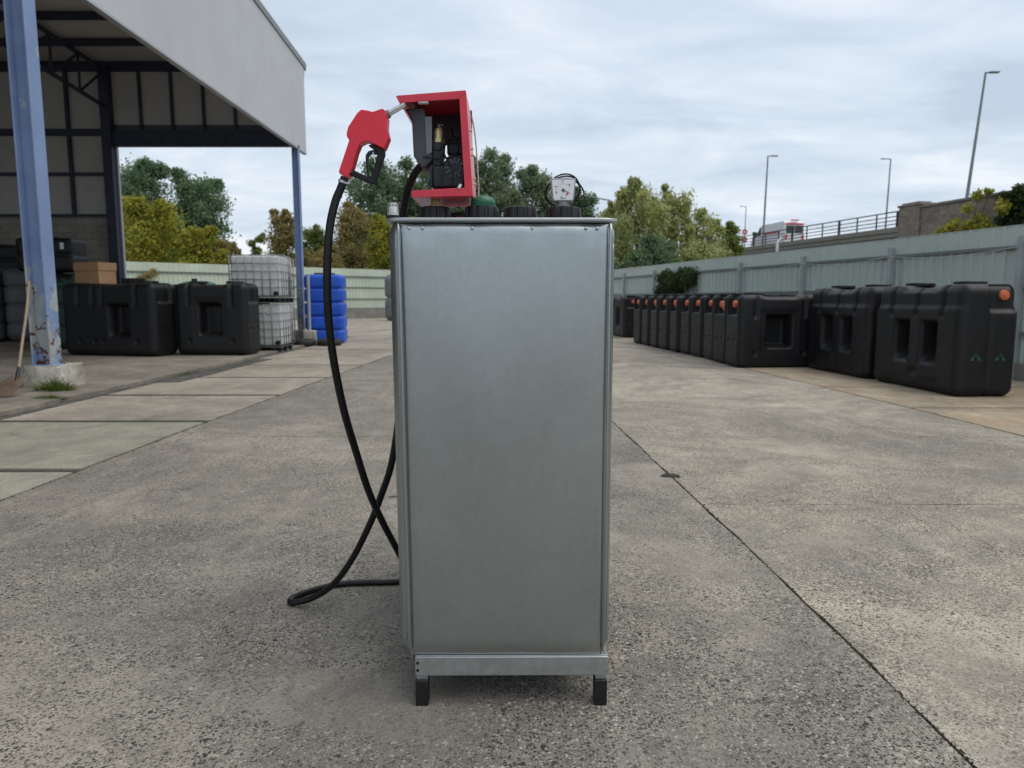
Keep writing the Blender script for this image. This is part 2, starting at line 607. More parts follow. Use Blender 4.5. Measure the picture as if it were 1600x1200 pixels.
M['ibc_white'] = worn('milky_white_plastic', (0.60, 0.62, 0.62), 0.45, 0, 0.05, 3, 0.05, 10, (0.50, 0.51, 0.48), 2, obj=True)
M['ibc_cage'] = worn('galvanised_cage', (0.28, 0.29, 0.30), 0.45, 0.6, 0.2, 12, obj=True)
M['orange'] = worn('orange_cap_plastic', (0.58, 0.145, 0.060), 0.45, 0, 0.1, 20, obj=True)
M['sticker'] = worn('green_sticker', (0.02, 0.10, 0.065), 0.5, 0, 0.2, 30, obj=True)
M['card'] = worn('cardboard', (0.40, 0.235, 0.125), 0.85, 0, 0.1, 3, obj=True)
M['card_tape'] = worn('parcel_tape', (0.30, 0.175, 0.09), 0.4, 0, 0.1, 8, obj=True)

def painted_steel():
    t = NT('blue_painted_steel_rusty')
    v = t.pos()
    sp = t.n('ShaderNodeSeparateXYZ')
    t.l(v, sp.inputs[0])
    low = t.ramp(t.math('DIVIDE', sp.outputs['Z'], 3.0), [(0.16, 0.62), (0.55, 0.40), (0.80, 0.0)])
    n1 = t.noise(v, 6.5, 6, 0.65, 0.3)
    blue = t.ramp(t.noise(v, 1.4, 5, 0.6), [(0.3, (0.155, 0.225, 0.40)), (0.7, (0.215, 0.300, 0.49))])
    pale = t.ramp(t.noise(v, 3, 5), [(0.3, (0.30, 0.34, 0.36)), (0.7, (0.40, 0.43, 0.41))])
    pf = t.ramp(t.math('ADD', t.noise(v, 2.2, 5, 0.6), t.math('MULTIPLY', low, 0.32)), [(0.64, 0.0), (0.70, 1.0)])
    c = t.mix(pf, blue, pale)
    rf = t.ramp(t.math('ADD', n1, t.math('MULTIPLY', low, 0.28)), [(0.715, 0.0), (0.75, 1.0)])
    rust = t.ramp(t.noise(v, 30, 4), [(0.3, (0.055, 0.018, 0.008)), (0.7, (0.17, 0.062, 0.025))])
    c = t.mix(rf, c, rust)
    # rust runs
    runs = t.ramp(t.math('ADD', t.noise(t.pos(False, (14, 14, 0.9)), 1.0, 4, 0.6), t.math('MULTIPLY', low, 0.2)), [(0.72, 0.0), (0.80, 0.5)])
    c = t.mix(runs, c, (0.25, 0.14, 0.08))
    t.set(color=c, rough=t.ramp(rf, [(0, 0.5), (1, 0.9)]))
    t.bump(t.math('SUBTRACT', t.noise(v, 60, 3), rf), 0.3, 0.003)
    return t.m
M['blue_steel'] = painted_steel()
M['dark_blue'] = worn('dark_navy_steel', (0.030, 0.034, 0.062), 0.6, 0, 0.3, 4)
M['cladding'] = worn('pale_grey_cladding', (0.485, 0.495, 0.515), 0.5, 0, 0.05, 0.7, 0, 0, (0.44, 0.445, 0.45), 0.8)
M['verge'] = worn('verge_trim', (0.36, 0.37, 0.39), 0.45, 0.3, 0.1, 2)
M['inner_panel'] = worn('inner_panel', (0.50, 0.485, 0.46), 0.75, 0, 0.14, 1.2, 0, 0, (0.41, 0.395, 0.37), 1.2)
M['roof_sheet'] = worn('roof_sheet', (0.48, 0.45, 0.43), 0.7, 0, 0.12, 0.8)
def blockwork():
    t = NT('blockwork')
    v = t.pos()
    sw = t.n('ShaderNodeSeparateXYZ'); t.l(v, sw.inputs[0])
    cb = t.n('ShaderNodeCombineXYZ'); t.l(sw.outputs['X'], cb.inputs[0]); t.l(sw.outputs['Z'], cb.inputs[1])
    br = t.n('ShaderNodeTexBrick')
    br.inputs['Scale'].default_value = 1.0
    br.inputs['Brick Width'].default_value = 0.44
    br.inputs['Row Height'].default_value = 0.215
    br.inputs['Mortar Size'].default_value = 0.012
    br.inputs['Color1'].default_value = (0.30, 0.285, 0.24, 1)
    br.inputs['Color2'].default_value = (0.36, 0.34, 0.29, 1)
    br.inputs['Mortar'].default_value = (0.22, 0.21, 0.18, 1)
    t.l(cb.outputs[0], br.inputs['Vector'])
    c = t.mix(0.6, br.outputs['Color'], t.ramp(t.noise(v, 2, 5, 0.7), [(0.3, 0.6), (0.7, 1.1)]), 'MULTIPLY')
    t.set(color=c, rough=0.9)
    return t.m
M['block'] = blockwork()

def sheet(name, col, dirt, dirtpos=(0.52, 0.75)):
    t = NT(name)
    v = t.pos()
    streak = t.noise(t.pos(False, (5, 5, 0.5)), 1.0, 5, 0.65)
    c = t.ramp(t.noise(v, 0.8, 5, 0.6), [(0.3, [x * 0.90 for x in col]), (0.7, [min(1, x * 1.08) for x in col])])
    c = t.mix(t.ramp(streak, [(dirtpos[0], 0.0), (dirtpos[1], 0.5)]), c, dirt)
    t.set(color=c, rough=0.5, spec=0.4)
    return t.m
M['fence'] = sheet('grey_green_fence_sheet', (0.470, 0.540, 0.490), (0.37, 0.42, 0.38))
M['fence_mint'] = sheet('mint_fence_sheet', (0.520, 0.600, 0.490), (0.40, 0.46, 0.37))
M['fence_post'] = worn('grey_fence_post', (0.36, 0.385, 0.40), 0.5, 0.2, 0.12, 3)
M['fence_rail'] = worn('fence_rail', (0.16, 0.185, 0.175), 0.6, 0, 0.15, 2)
M['base_wall'] = worn('fence_base_concrete', (0.23, 0.225, 0.205), 0.9, 0, 0.25, 1.6, 0.3, 30, (0.15, 0.145, 0.125), 1.2)
M['wood'] = worn('weathered_handle_wood', (0.30, 0.235, 0.165), 0.8, 0, 0.2, 15, 0.1, 80, obj=True)
M['spade'] = worn('rusty_shovel_blade', (0.155, 0.105, 0.075), 0.7, 0.2, 0.4, 9, 0.2, 60, (0.10, 0.06, 0.04), 6, obj=True)
M['stone'] = None
def stone():
    t = NT('rubble_stone_wall')
    v = t.pos(False, (1.0, 1.0, 1.7))
    c = t.voro(v, 2.3, out='Color')
    sp = t.n('ShaderNodeSeparateXYZ'); t.l(c, sp.inputs[0])
    col = t.ramp(sp.outputs[0], [(0.0, (0.20, 0.165, 0.14)), (0.35, (0.25, 0.21, 0.175)), (0.7, (0.29, 0.245, 0.20)), (1.0, (0.235, 0.20, 0.18))])
    edge = t.ramp(t.voro(v, 2.3, 'DISTANCE_TO_EDGE'), [(0.02, 0.85), (0.08, 1.0)])
    col = t.mix(0.9, col, edge, 'MULTIPLY')
    col = t.mix(0.7, col, t.ramp(t.noise(v, 2.5, 6, 0.7), [(0.3, 0.65), (0.7, 1.2)]), 'MULTIPLY')
    t.set(color=col, rough=0.95, spec=0.2)
    t.bump(edge, 0.6, 0.05)
    return t.m
M['stone'] = stone()
M['coping'] = worn('coping_stone', (0.215, 0.185, 0.170), 0.9, 0, 0.25, 1.5)
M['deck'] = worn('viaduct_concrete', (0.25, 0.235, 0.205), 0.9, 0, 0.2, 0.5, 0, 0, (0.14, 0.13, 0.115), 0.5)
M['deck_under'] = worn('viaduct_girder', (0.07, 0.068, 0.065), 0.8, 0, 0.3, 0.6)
M['railing'] = worn('dark_railing', (0.050, 0.053, 0.06), 0.5, 0.3, 0.2, 2)
M['lamp_steel'] = worn('lamp_post_steel', (0.21, 0.225, 0.235), 0.5, 0.4, 0.1, 1)
M['white_paint'] = worn('white_vehicle_paint', (0.72, 0.72, 0.74), 0.3, 0, 0.05, 1)
M['van_red'] = worn('red_vehicle_stripe', (0.50, 0.05, 0.07), 0.35, 0, 0.1, 1)
M['van_glass'] = worn('dark_vehicle_glass', (0.025, 0.028, 0.033), 0.12, 0, 0.2, 1)
M['tyre'] = worn('tyre_rubber', (0.016, 0.016, 0.017), 0.75, 0, 0.3, 6, 0.2, 40, (0.05, 0.047, 0.043), 3, obj=True)
M['sign_blue'] = worn('blue_sign', (0.02, 0.12, 0.50), 0.4, 0, 0.1, 1)
M['sign_white'] = worn('sign_white', (0.75, 0.75, 0.75), 0.4, 0, 0.05, 1)
M['cable'] = worn('pale_cable', (0.42, 0.46, 0.45), 0.6, 0, 0.1, 1)

def leafmat(name, stops, scale=0.35):
    t = NT(name)
    g = t.n('ShaderNodeNewGeometry')
    n = t.noise(g.outputs['Position'], scale, 4, 0.65)
    f = t.math('ADD', t.math('MULTIPLY', g.outputs['Random Per Island'], 0.45), t.math('MULTIPLY', n, 0.62))
    c = t.ramp(f, stops)
    t.set(color=c, rough=0.62, spec=0.25)
    tr = t.n('ShaderNodeBsdfTranslucent')
    t.l(c, tr.inputs['Color'])
    ad = t.n('ShaderNodeMixShader')
    ad.inputs[0].default_value = 0.48
    t.l(t.b.outputs[0], ad.inputs[1])
    t.l(tr.outputs[0], ad.inputs[2])
    t.l(ad.outputs[0], t.t.nodes['Material Output'].inputs[0])
    return t.m
L = {}
L['dark'] = leafmat('leaves_dark_green', [(0.25, (0.102, 0.168, 0.098)), (0.55, (0.152, 0.232, 0.121)), (0.85, (0.232, 0.317, 0.156))])
L['poplar'] = leafmat('leaves_grey_green', [(0.25, (0.128, 0.191, 0.112)), (0.55, (0.209, 0.284, 0.164)), (0.85, (0.361, 0.407, 0.245))])
L['yellow'] = leafmat('leaves_yellow_green', [(0.22, (0.132, 0.185, 0.040)), (0.45, (0.257, 0.284, 0.047)), (0.62, (0.396, 0.376, 0.053)), (0.88, (0.607, 0.475, 0.066))], 0.6)
L['brown'] = leafmat('leaves_autumn_brown', [(0.22, (0.172, 0.194, 0.072)), (0.45, (0.269, 0.255, 0.092)), (0.62, (0.345, 0.261, 0.112)), (0.88, (0.494, 0.337, 0.157))], 0.6)
L['willow'] = leafmat('leaves_pale_willow', [(0.22, (0.232, 0.285, 0.116)), (0.5, (0.380, 0.411, 0.169)), (0.85, (0.611, 0.580, 0.242))])
L['mid'] = leafmat('leaves_mid_green', [(0.22, (0.118, 0.169, 0.051)), (0.5, (0.203, 0.263, 0.075)), (0.85, (0.321, 0.347, 0.101))])
L['ivy'] = leafmat('leaves_ivy', [(0.22, (0.022, 0.045, 0.015)), (0.5, (0.045, 0.080, 0.025)), (0.85, (0.100, 0.120, 0.035))], 3)
L['ivy_brown'] = leafmat('leaves_ivy_brown', [(0.22, (0.030, 0.030, 0.020)), (0.5, (0.060, 0.060, 0.030)), (0.85, (0.080, 0.105, 0.030))], 3)
L['grass'] = leafmat('grass_blades', [(0.2, (0.050, 0.080, 0.015)), (0.5, (0.095, 0.150, 0.025)), (0.85, (0.170, 0.200, 0.050))], 6)
M['bark'] = worn('bark', (0.085, 0.070, 0.055), 0.95, 0, 0.35, 6, 0.5, 20)

# ================================================================== ground
ground = MB().add([(-900, -300, -0.06), (900, -300, -0.06), (900, 1600, -0.06), (-900, 1600, -0.06)], [(0, 1, 2, 3)]).build('ground', M['far_ground'])
tag(ground, kind='structure')
joint_bed = MB().add([(-40, -25, -0.006), (16, -25, -0.006), (16, 75, -0.006), (-40, 75, -0.006)], [(0, 1, 2, 3)]).build('joint_bed', M['joint'], ground)

def edge_left(y): return float(np.interp(y, [-20, 1, 4.5, 7.4, 10.7, 15.6, 24, 60], [-3.42, -3.36, -3.31, -3.24, -3.10, -2.84, -2.4, -0.8]))
def edge_mid(y): return float(np.interp(y, [-20, 0, 1.85, 3.15, 7.27, 12, 24, 60], [1.45, 1.34, 1.295, 1.26, 1.08, 0.9, 0.35, -1.2]))
def edge_right(y): return float(np.interp(y, [-20, 3, 6.65, 8.4, 13.0, 24, 60], [5.5, 5.07, 4.87, 4.77, 4.42, 3.55, 0.6]))
def fence_x(y): return 8.165 - 0.228 * (y - 11.21)
def wobble(x, y, a):
    return a * (math.sin(x * 7.3 + y * 5.1) + 0.7 * math.sin(y * 17.7 + x * 3.0) + 0.5 * math.sin(y * 41.0 + x * 29.0))

def slab(xl, xr, y0, y1, mat, gap=0.008, z=0.0, rough=0.002, gy=None):
    """one cast bay: top face with slightly ragged arrises, sides below"""
    gy = gap if gy is None else gy
    n = max(3, min(60, int((y1 - y0) / 0.12)))
    ys = np.linspace(y0 + gy / 2, y1 - gy / 2, n)
    m = max(3, min(40, int((xr(y0) - xl(y0)) / 0.15)))
    top = []
    for y in ys: top.append((xl(y) + gap / 2 + wobble(1, y, rough), y))
    for k in range(1, m):
        x = xl(ys[-1]) + (xr(ys[-1]) - xl(ys[-1])) * k / m
        top.append((x, ys[-1] + wobble(x, y1, rough)))
    for y in ys[::-1]: top.append((xr(y) - gap / 2 + wobble(2, y, rough), y))
    for k in range(m - 1, 0, -1):
        x = xl(ys[0]) + (xr(ys[0]) - xl(ys[0])) * k / m
        top.append((x, ys[0] + wobble(x, y0 + 9, rough)))
    return MB().prism(top, -0.058, z, 'z').build('slab', mat, ground)

for a, b in zip([-14, -3.2, 1.9 - 3.0 + 1.75, 6.65, 11.6, 16.4, 21.5, 27.0, 34, 42], [-3.2, 0.65, 6.65, 11.6, 16.4, 21.5, 27.0, 34, 42, 49]):
    slab(edge_left, edge_mid, a, b, M['yard'], 0.013, rough=0.004, gy=0.010)
for a, b in zip([-14, -4, 0.2, 4.4, 6.62, 11.0, 15.6, 20.2, 27, 34, 42], [-4, 0.2, 4.4, 6.62, 11.0, 15.6, 20.2, 27, 34, 42, 49]):
    slab(edge_mid, edge_right, a, b, M['yard_right'], 0.013, rough=0.004, gy=0.009)
ysl = [-8, -3.5, -1.2, 1.0, 3.12, 5.28, 7.46, 9.53, 11.7, 13.9, 16.1, 18.3, 20.6, 23, 26, 30, 36, 42, 49]
for i, (a, b) in enumerate(zip(ysl[:-1], ysl[1:])):
    lo, hi = {5.28: 0.05, 7.46: 0.075, 9.53: 0.06, 11.7: 0.07}.get(a, 0.04), {5.28: 0.05, 7.46: 0.075, 9.53: 0.06, 11.7: 0.07}.get(b, 0.04)
    slab(lambda y: -5.52, edge_left, a + lo, b - hi, M['strip_green'] if b < 7.6 else M['strip_tan'], 0.030, z=0.004 + 0.004 * (i % 2), rough=0.003, gy=0.01)
ysr = [-8, -3, 0, 2.1, 4.2, 6.3, 8.4, 10.44, 12.5, 14.6, 16.7, 18.8, 21, 24, 28]
for a, b in zip(ysr[:-1], ysr[1:]):
    slab(edge_right, lambda y: fence_x(y) + 0.35, a, b, M['right_tan'], 0.024, z=0.004, rough=0.003, gy=0.06)
for a, b in ((24.56, 31), (31, 38), (38, 45), (45, 52)):
    slab(lambda y: -36.0, lambda y: -5.52, a, b, M['strip_tan'], 0.02, z=0.003, gy=0.02)
# shed floor, set a little above the yard, broken edge
sf = [(-36, -14)]
sf += [(-5.70 + wobble(3, y, 0.010) + (0.05 if 13 < y < 15 else 0), y) for y in np.linspace(-14, 24.5, 140)]
sf += [(-36, 24.5)]
o = MB().prism(sf, -0.05, 0.045, 'z').build('shed_floor', M['shed_floor'])
tag(o, kind='structure')
dr = [(-5.66 + wobble(5, y, 0.012), y) for y in np.linspace(6.0, 24, 90)] + [(-5.55 + wobble(6, y, 0.012), y) for y in np.linspace(24, 6.0, 90)]
MB().prism(dr, -0.05, 0.002, 'z').build('gutter_strip', M['drain'], ground)
cov = thing('drain_cover', 'dark worn drain cover strip along the shed floor edge', 'drain cover', (-5.36, 13.1, 0.0))
for k in range(5):
    MB().box((0.02 * math.sin(k * 2.1), -1.7 + k * 0.85, 0.014), (0.34, 0.80, 0.012), 0.02 * math.sin(k * 3)).build('cover_plate', M['drain'], cov, bevel=0.003)
# moss and weeds sitting in the long joint and at a few bay edges
wm = MB()
for k in range(1500):
    y = random.uniform(1.75, 9.0) if k < 1150 else random.uniform(3.0, 16.0)
    if k < 1150:
        dense = math.sin(y * 3.1) + math.sin(y * 7.7 + 1) + 1.0 * (y < 2.6)
        if dense < 0.2 and random.random() < 0.8: continue
        x = edge_mid(y) + random.gauss(0, 0.005)
    else:
        x = edge_left(y) + random.gauss(0, 0.012)
    q = random.uniform(0.0015, 0.0055) * (0.8 + 0.06 * y)
    wm.lathe([(q, -0.004), (q * 1.1, 0.001), (q * 0.7, 0.0015 + q * 0.3), (q * 0.1, 0.002 + q * 0.45)], 6, (x, y, 0), 3, 0.25)
o = wm.build('joint_weeds', worn('joint_moss', (0.042, 0.042, 0.024), 0.95, 0, 0.5, 30), ground)
tag(o, kind='stuff')
# crumbled spot on the crack and small debris
for (x, y, s, nm, lab) in ((1.17, 5.12, 0.085, 'crumbled_clod', 'dark crumbled clod sitting on the long floor crack'),
                           (-0.72, 4.55, 0.05, 'twig', 'thin dark twig lying left of the steel tank')):
    mb = MB()
    if nm == 'twig':
        mb.tube([(-0.09, 0, 0.006), (-0.02, 0.01, 0.009), (0.05, -0.006, 0.006), (0.09, 0.012, 0.006)], 0.004, 6)
    else:
        for k in range(7):
            a = k * 2.4
            q = s * 0.42 * (k / 7) ** 0.5
            mb.lathe([(0.3 * s, -0.004), (0.36 * s, 0.006), (0.24 * s, 0.014), (0.05 * s, 0.018)], 9, (q * math.cos(a) * 1.6, q * math.sin(a), 0), 3, 0.2)
    o = mb.build(nm, M['joint'] if nm != 'twig' else M['bark'], loc=(x, y, 0.0))
    tag(o, lab, 'debris')

# ================================================================== steel fuel tank
TX, TY = -0.030, 2.14
tank = thing('steel_fuel_tank', 'tall galvanised steel fuel tank standing in the middle of the yard', 'fuel tank', (TX, TY, 0), R(0.4))
def tank_body(p, n, h):
    z = (p[:, 2] + h[2]) / (2 * h[2])
    k = 0.984 + 0.016 * z
    p[:, 0] = p[:, 0] * k + 0.007 * (1 - z)
    # flatten the top so that it meets the rim
    p[:, 2] = np.where(p[:, 2] > h[2] - 0.03, np.minimum(p[:, 2], h[2] - 0.001), p[:, 2])
    return p
pos, f = rounded_grid(0.690, 1.10, 1.40, 0.060, 0.022, tank_body)
pos[:, 1] += 0.55 + 0.014
pos[:, 2] += 0.150
pos[:, 2] = np.minimum(pos[:, 2], 1.527)
obj_from('shell', grid_mesh('shell', pos, f, M['galv']), tank)
# pressed front panel between the two seams
nx, nz = 44, 90
riv = [(-0.276, 1.508), (-0.236, 1.508), (-0.088, 1.508), (0.090, 1.508), (0.250, 1.508), (0.283, 1.508)]
vs, fs = [], []
for j in range(nz + 1):
    v = j / nz
    z = 0.172 + v * (1.521 - 0.172)
    hw = 0.303 + 0.007 * v
    for i in range(nx + 1):
        u = i / nx * 2 - 1
        x = u * hw
        ex = min(1, (1 - abs(u)) * hw / 0.022)
        ez = min(1, (1 - v) * 1.35 / 0.012, v * 1.35 / 0.05)
        y = 0.012 - 0.010 * (1 - (1 - ex) ** 2) * (1 - (1 - ez) ** 2)
        y -= 0.0075 * math.cos(u * math.pi / 2) * math.sin(math.pi * v) ** 0.6
        y += 0.0012 * math.sin(v * 9 + u * 2) * math.cos(u * 4 + 1)
        for (rx, rz) in riv:
            dd = ((x - rx) / 0.030) ** 2 + ((z - rz) / 0.034) ** 2
            y += 0.0035 * math.exp(-dd)
        vs.append((x + 0.008 + 0.006 * (1 - v), y, z))
for j in range(nz):
    for i in range(nx):
        a = j * (nx + 1) + i
        fs.append((a, a + 1, a + nx + 2, a + nx + 1))
MB().add(vs, fs).build('front_panel', M['galv'], tank, smooth=True)
# folded vertical seams, left and right, that run in under the tank
for s in (-1, 1):
    pts = []
    for k in range(25):
        v = k / 24
        z = 1.522 - v * (1.522 - 0.165)
        pts.append((0.008 + 0.006 * v + s * (0.3150 - 0.007 * v - (0.006 if k == 24 else 0)), 0.006 - 0.004 * math.sin(v * math.pi) + (0.010 if k == 24 else 0), z))
    pts.append((0.014 + s * 0.300, 0.03, 0.150))
    MB().tube(pts, 0.0043, 8, 2).build('seam', M['galv'], tank, smooth=True)
    pts2 = [(p[0] + s * 0.009, p[1] + 0.003, p[2]) for p in pts[1:-2]]
    MB().tube(pts2, 0.0014, 6, 2).build('seam_fold', M['galv'], tank, smooth=True)
# rim
def rrect(hx, hy, r, cy, n=8):
    pts = []
    for cx, sy, a0 in ((hx - r, hy - r, 0), (-(hx - r), hy - r, 90), (-(hx - r), -(hy - r), 180), (hx - r, -(hy - r), 270)):
        for k in range(n + 1):
            a = R(a0 + 90 * k / n)
            pts.append((cx + r * math.cos(a), cy + sy + r * math.sin(a)))
    return pts
ro, ri = rrect(0.3495, 0.5635, 0.058, 0.562), rrect(0.335, 0.550, 0.046, 0.562)
n = len(ro)
vs = [(x, y, 1.5275) for x, y in ro] + [(x, y, 1.5385) for x, y in ro] + [(x, y, 1.5385) for x, y in ri] + [(x, y, 1.5275) for x, y in ri]
fs = []
for k in range(4):
    for i in range(n):
        j = (i + 1) % n
        fs.append((k * n + i, k * n + j, ((k + 1) % 4) * n + j, ((k + 1) % 4) * n + i))
MB().add(vs, fs).build('rim', M['galv_rail'], tank, bevel=0.003)
MB().prism(rrect(0.334, 0.549, 0.046, 0.562), 1.526, 1.531, 'z').build('top_cover', M['galv'], tank)
r0 = MB().lathe([(0.0052, 0.0), (0.0050, 0.0012), (0.0034, 0.0030), (0.0008, 0.0036)], 12, axis=Matrix.Rotation(R(90), 3, 'X')).build('rivet', M['steel'], tank, smooth=40, loc=(riv[0][0], 0.0045, riv[0][1]))
for rx, rz in riv[1:]:
    inst(r0, tank, (rx, 0.0045, rz))
# base frame: front rail, back rail, four legs with black feet
for y in (0.004, 1.12):
    mb = MB().box((0.029, y + 0.010, 0.1345), (0.616, 0.020, 0.063))
    rl = mb.build('base_rail', M['galv_rail'], tank, bevel=0.002)
    if y < 1:
        MB().box((0.029, 0.0265, 0.1675), (0.612, 0.036, 0.004)).build('rail_flange', M['galv_rail'], rl, bevel=0.001)
        for hx in (-0.271, 0.330):
            for hz in (0.122, 0.146):
                MB().cyl((hx, 0.0055, hz), (hx, 0.002, hz), 0.0050, seg=12).build('bolt_hole', M['black_foot'] if hx < 0 else M['steel'], rl)
for x in (-0.258, 0.316):
    MB().box((x, 0.58, 0.145), (0.038, 1.06, 0.035)).build('side_rail', M['galv_rail'], tank, bevel=0.002)
    for y in (0.024, 1.106):
        lg = MB().box((x, y + 0.004, 0.097), (0.036, 0.032, 0.022)).build('leg', M['galv_rail'], tank, bevel=0.001)
        MB().box((x - 0.001, y + 0.001, 0.0435), (0.041, 0.044, 0.086)).build('foot_cap', M['black_foot'], lg, bevel=0.003)
# caps on the top cover
capm = None
def screw_cap(x, y, r, zt, parent):
    mb = MB().lathe([(r * 0.94, 1.531), (r, 1.536), (r, zt - 0.008), (r * 0.96, zt - 0.002), (r * 0.86, zt), (r * 0.80, zt - 0.004), (0.002, zt - 0.004)], 80, (x, y, 0), 10, 0.075)
    return mb.build('screw_cap', M['cap_black'], parent, smooth=30)
CY = 0.31
screw_cap(-0.228, CY, 0.054, 1.606, tank)
screw_cap(-0.070, CY, 0.057, 1.608, tank)
screw_cap(0.060, CY, 0.056, 1.606, tank)
screw_cap(0.205, CY, 0.060, 1.606, tank)
screw_cap(-0.180, CY + 0.32, 0.056, 1.606, tank)
bar = MB().box((-0.150, CY + 0.10, 1.566), (0.10, 0.02, 0.07)).build('warning_block', M['cap_black'], tank, bevel=0.003)
MB().box((-0.150, CY + 0.0885, 1.580), (0.024, 0.002, 0.012)).build('red_mark', M['dial_red'], bar)
# green vent dome
dm = MB().lathe([(0.030, 1.606), (0.040, 1.610), (0.0415, 1.619), (0.0395, 1.629), (0.033, 1.637), (0.020, 1.6425), (0.002, 1.644)], 40, (-0.066, CY - 0.005, 0)).build('vent_dome', M['green_plastic'], tank, smooth=60)
MB().lathe([(0.036, 1.6085), (0.0425, 1.6085), (0.0425, 1.6125), (0.036, 1.6125)], 40, (-0.066, CY - 0.005, 0)).build('dome_rim', M['green_plastic'], dm, smooth=30)
# clear leak indicator on the corner of the rim
ci = MB().lathe([(0.0195, 1.5385), (0.0195, 1.549), (0.017, 1.551), (0.002, 1.551)], 28, (-0.330, 0.062, 0)).build('indicator_base', M['cap_black'], tank, smooth=40)
MB().lathe([(0.0175, 1.5515), (0.0175, 1.578), (0.0160, 1.585), (0.0120, 1.589), (0.001, 1.590)], 32, (-0.330, 0.062, 0), ).build('clear_bell', M['clear'], ci, smooth=50)
MB().lathe([(0.009, 1.5515), (0.009, 1.574), (0.006, 1.577), (0.001, 1.577)], 20, (-0.330, 0.062, 0)).build('float', M['white_face'], ci, smooth=50)

# ------------------------------------------------------------------ level gauge
GX, GY, GZ = 0.172, 2.445, 1.662
gauge = thing('level_gauge', 'white square dial level gauge with red pointer on the rightmost cap', 'gauge', (GX, GY, 1.602))
gz = GZ - 1.602
trap = [(-0.040, gz + 0.040), (0.040, gz + 0.040), (0.0425, gz + 0.036), (0.0365, gz - 0.032), (0.032, gz - 0.037), (-0.032, gz - 0.037), (-0.0365, gz - 0.032), (-0.0425, gz + 0.036)]
MB().prism(trap, 0.0, 0.030, 'y').build('case', M['dial_frame'], gauge, bevel=0.003)
fc = MB().prism([(x * 0.89, gz + (z - gz) * 0.86) for x, z in trap], -0.0025, 0.001, 'y').build('dial', M['white_face'], gauge)
for k in range(9):
    a = R(205 - k * 28.75)
    q = 0.021
    L2 = 0.005 if k % 2 == 0 else 0.003
    MB().beam((q * math.cos(a), -0.0032, gz + q * math.sin(a)), ((q + L2) * math.cos(a), -0.0032, gz + (q + L2) * math.sin(a)), 0.0011, 0.001).build('tick', M['dial_ink'] if k < 7 else M['dial_red'], fc)
for (x, z, wd) in ((-0.025, 0.012, 0.007), (0.022, 0.019, 0.008), (-0.002, 0.0305, 0.007), (-0.022, -0.006, 0.008), (-0.004, -0.022, 0.008), (0.0, -0.0265, 0.022)):
    for k in range(max(2, int(wd / 0.003))):
        MB().box((x - wd / 2 + 0.003 * k + 0.001, -0.0030, gz + z), (0.0019, 0.0008, 0.0036 if wd < 0.02 else 0.0020)).build('print_mark', M['dial_ink'], fc)
pt = MB().cyl((0, -0.0045, gz), (0, -0.0027, gz), 0.0052, seg=16).build('pointer_hub', M['dial_ink'], fc)
MB().beam((0, -0.0038, gz), (0.017, -0.0038, gz - 0.006), 0.0022, 0.001).build('pointer', M['dial_ink'], pt)
MB().prism([(0.0175, gz - 0.004), (0.0185, gz - 0.0085), (0.0125, gz - 0.018), (0.0085, gz - 0.0155), (0.013, gz - 0.008)], -0.0036, -0.0028, 'y').build('red_sector', M['dial_red'], fc)
MB().lathe([(0.030, 0.002), (0.030, 0.008), (0.022, 0.012), (0.020, gz - 0.037)], 28, (0.0, 0.015, 0)).build('gauge_foot', M['grey_sheet'], gauge, smooth=40)
cp = []
for k in range(44):
    a = k / 43 * 2 * math.pi * 2.25 + 0.4
    q = 0.058 + 0.006 * math.sin(k * 0.7)
    cp.append((0.002 + q * math.cos(a), 0.052 + 0.0012 * k - 0.02, gz + 0.006 + q * 0.86 * math.sin(a)))
MB().tube(cp, 0.0028, 8, 3).build('sensing_tube', M['black_rubber'], gauge, smooth=True)
MB().tube([(0.035, 0.07, gz - 0.018), (0.072, 0.075, gz - 0.010), (0.075, 0.078, gz + 0.012), (0.05, 0.07, gz + 0.046)], 0.0028, 8, 5).build('tube_tail', M['black_rubber'], gauge, smooth=True)

# ------------------------------------------------------------------ pump cabinet (world coordinates kept relative to its base)
PX, PY, PZ = -0.24, 2.36, 1.628
pump = thing('pump_cabinet', 'red open pump cabinet with black pump mounted above the steel tank', 'pump', (PX, PY, PZ))
def loc2(pts):
    return [(x - PX, z - PZ) for x, z in pts]
DEP = 0.27
# C shaped red sheet: top, right side and bottom, each a folded plate with a front flange
topf = loc2([(-0.3709, 1.9428), (-0.3666, 1.9449), (-0.1493, 1.9612), (-0.1464, 1.9579), (-0.1687, 1.9346), (-0.3606, 1.9223)])
MB().prism(topf, 0.0, 0.003, 'y').build('top_flange', M['red_paint'], pump, bevel=0.001)
sidef = loc2([(-0.1464, 1.9579), (-0.1272, 1.6319), (-0.1539, 1.6585), (-0.1687, 1.9346)])
MB().prism(sidef, 0.0003, 0.0033, 'y').build('side_flange', M['red_paint'], pump, bevel=0.001)
botf = loc2([(-0.1272, 1.6319), (-0.3272, 1.6281), (-0.3262, 1.6470), (-0.3240, 1.6490), (-0.1539, 1.6585)])
MB().prism(botf, 0.0006, 0.0036, 'y').build('bottom_flange', M['red_paint'], pump, bevel=0.001)
def plate(a, b, th, name, mat, y0=0.002, y1=DEP):
    a, b = Vector((a[0] - PX, 0, a[1] - PZ)), Vector((b[0] - PX, 0, b[1] - PZ))
    dv = (b - a).normalized()
    nn = Vector((-dv.z, 0, dv.x)) * th
    poly = [(a.x, a.z), (b.x, b.z), (b.x + nn.x, b.z + nn.z), (a.x + nn.x, a.z + nn.z)]
    return MB().prism(poly, y0, y1, 'y').build(name, mat, pump, bevel=0.0006)
plate((-0.3700, 1.9425), (-0.1480, 1.9600), -0.002, 'top_plate', M['red_paint'])
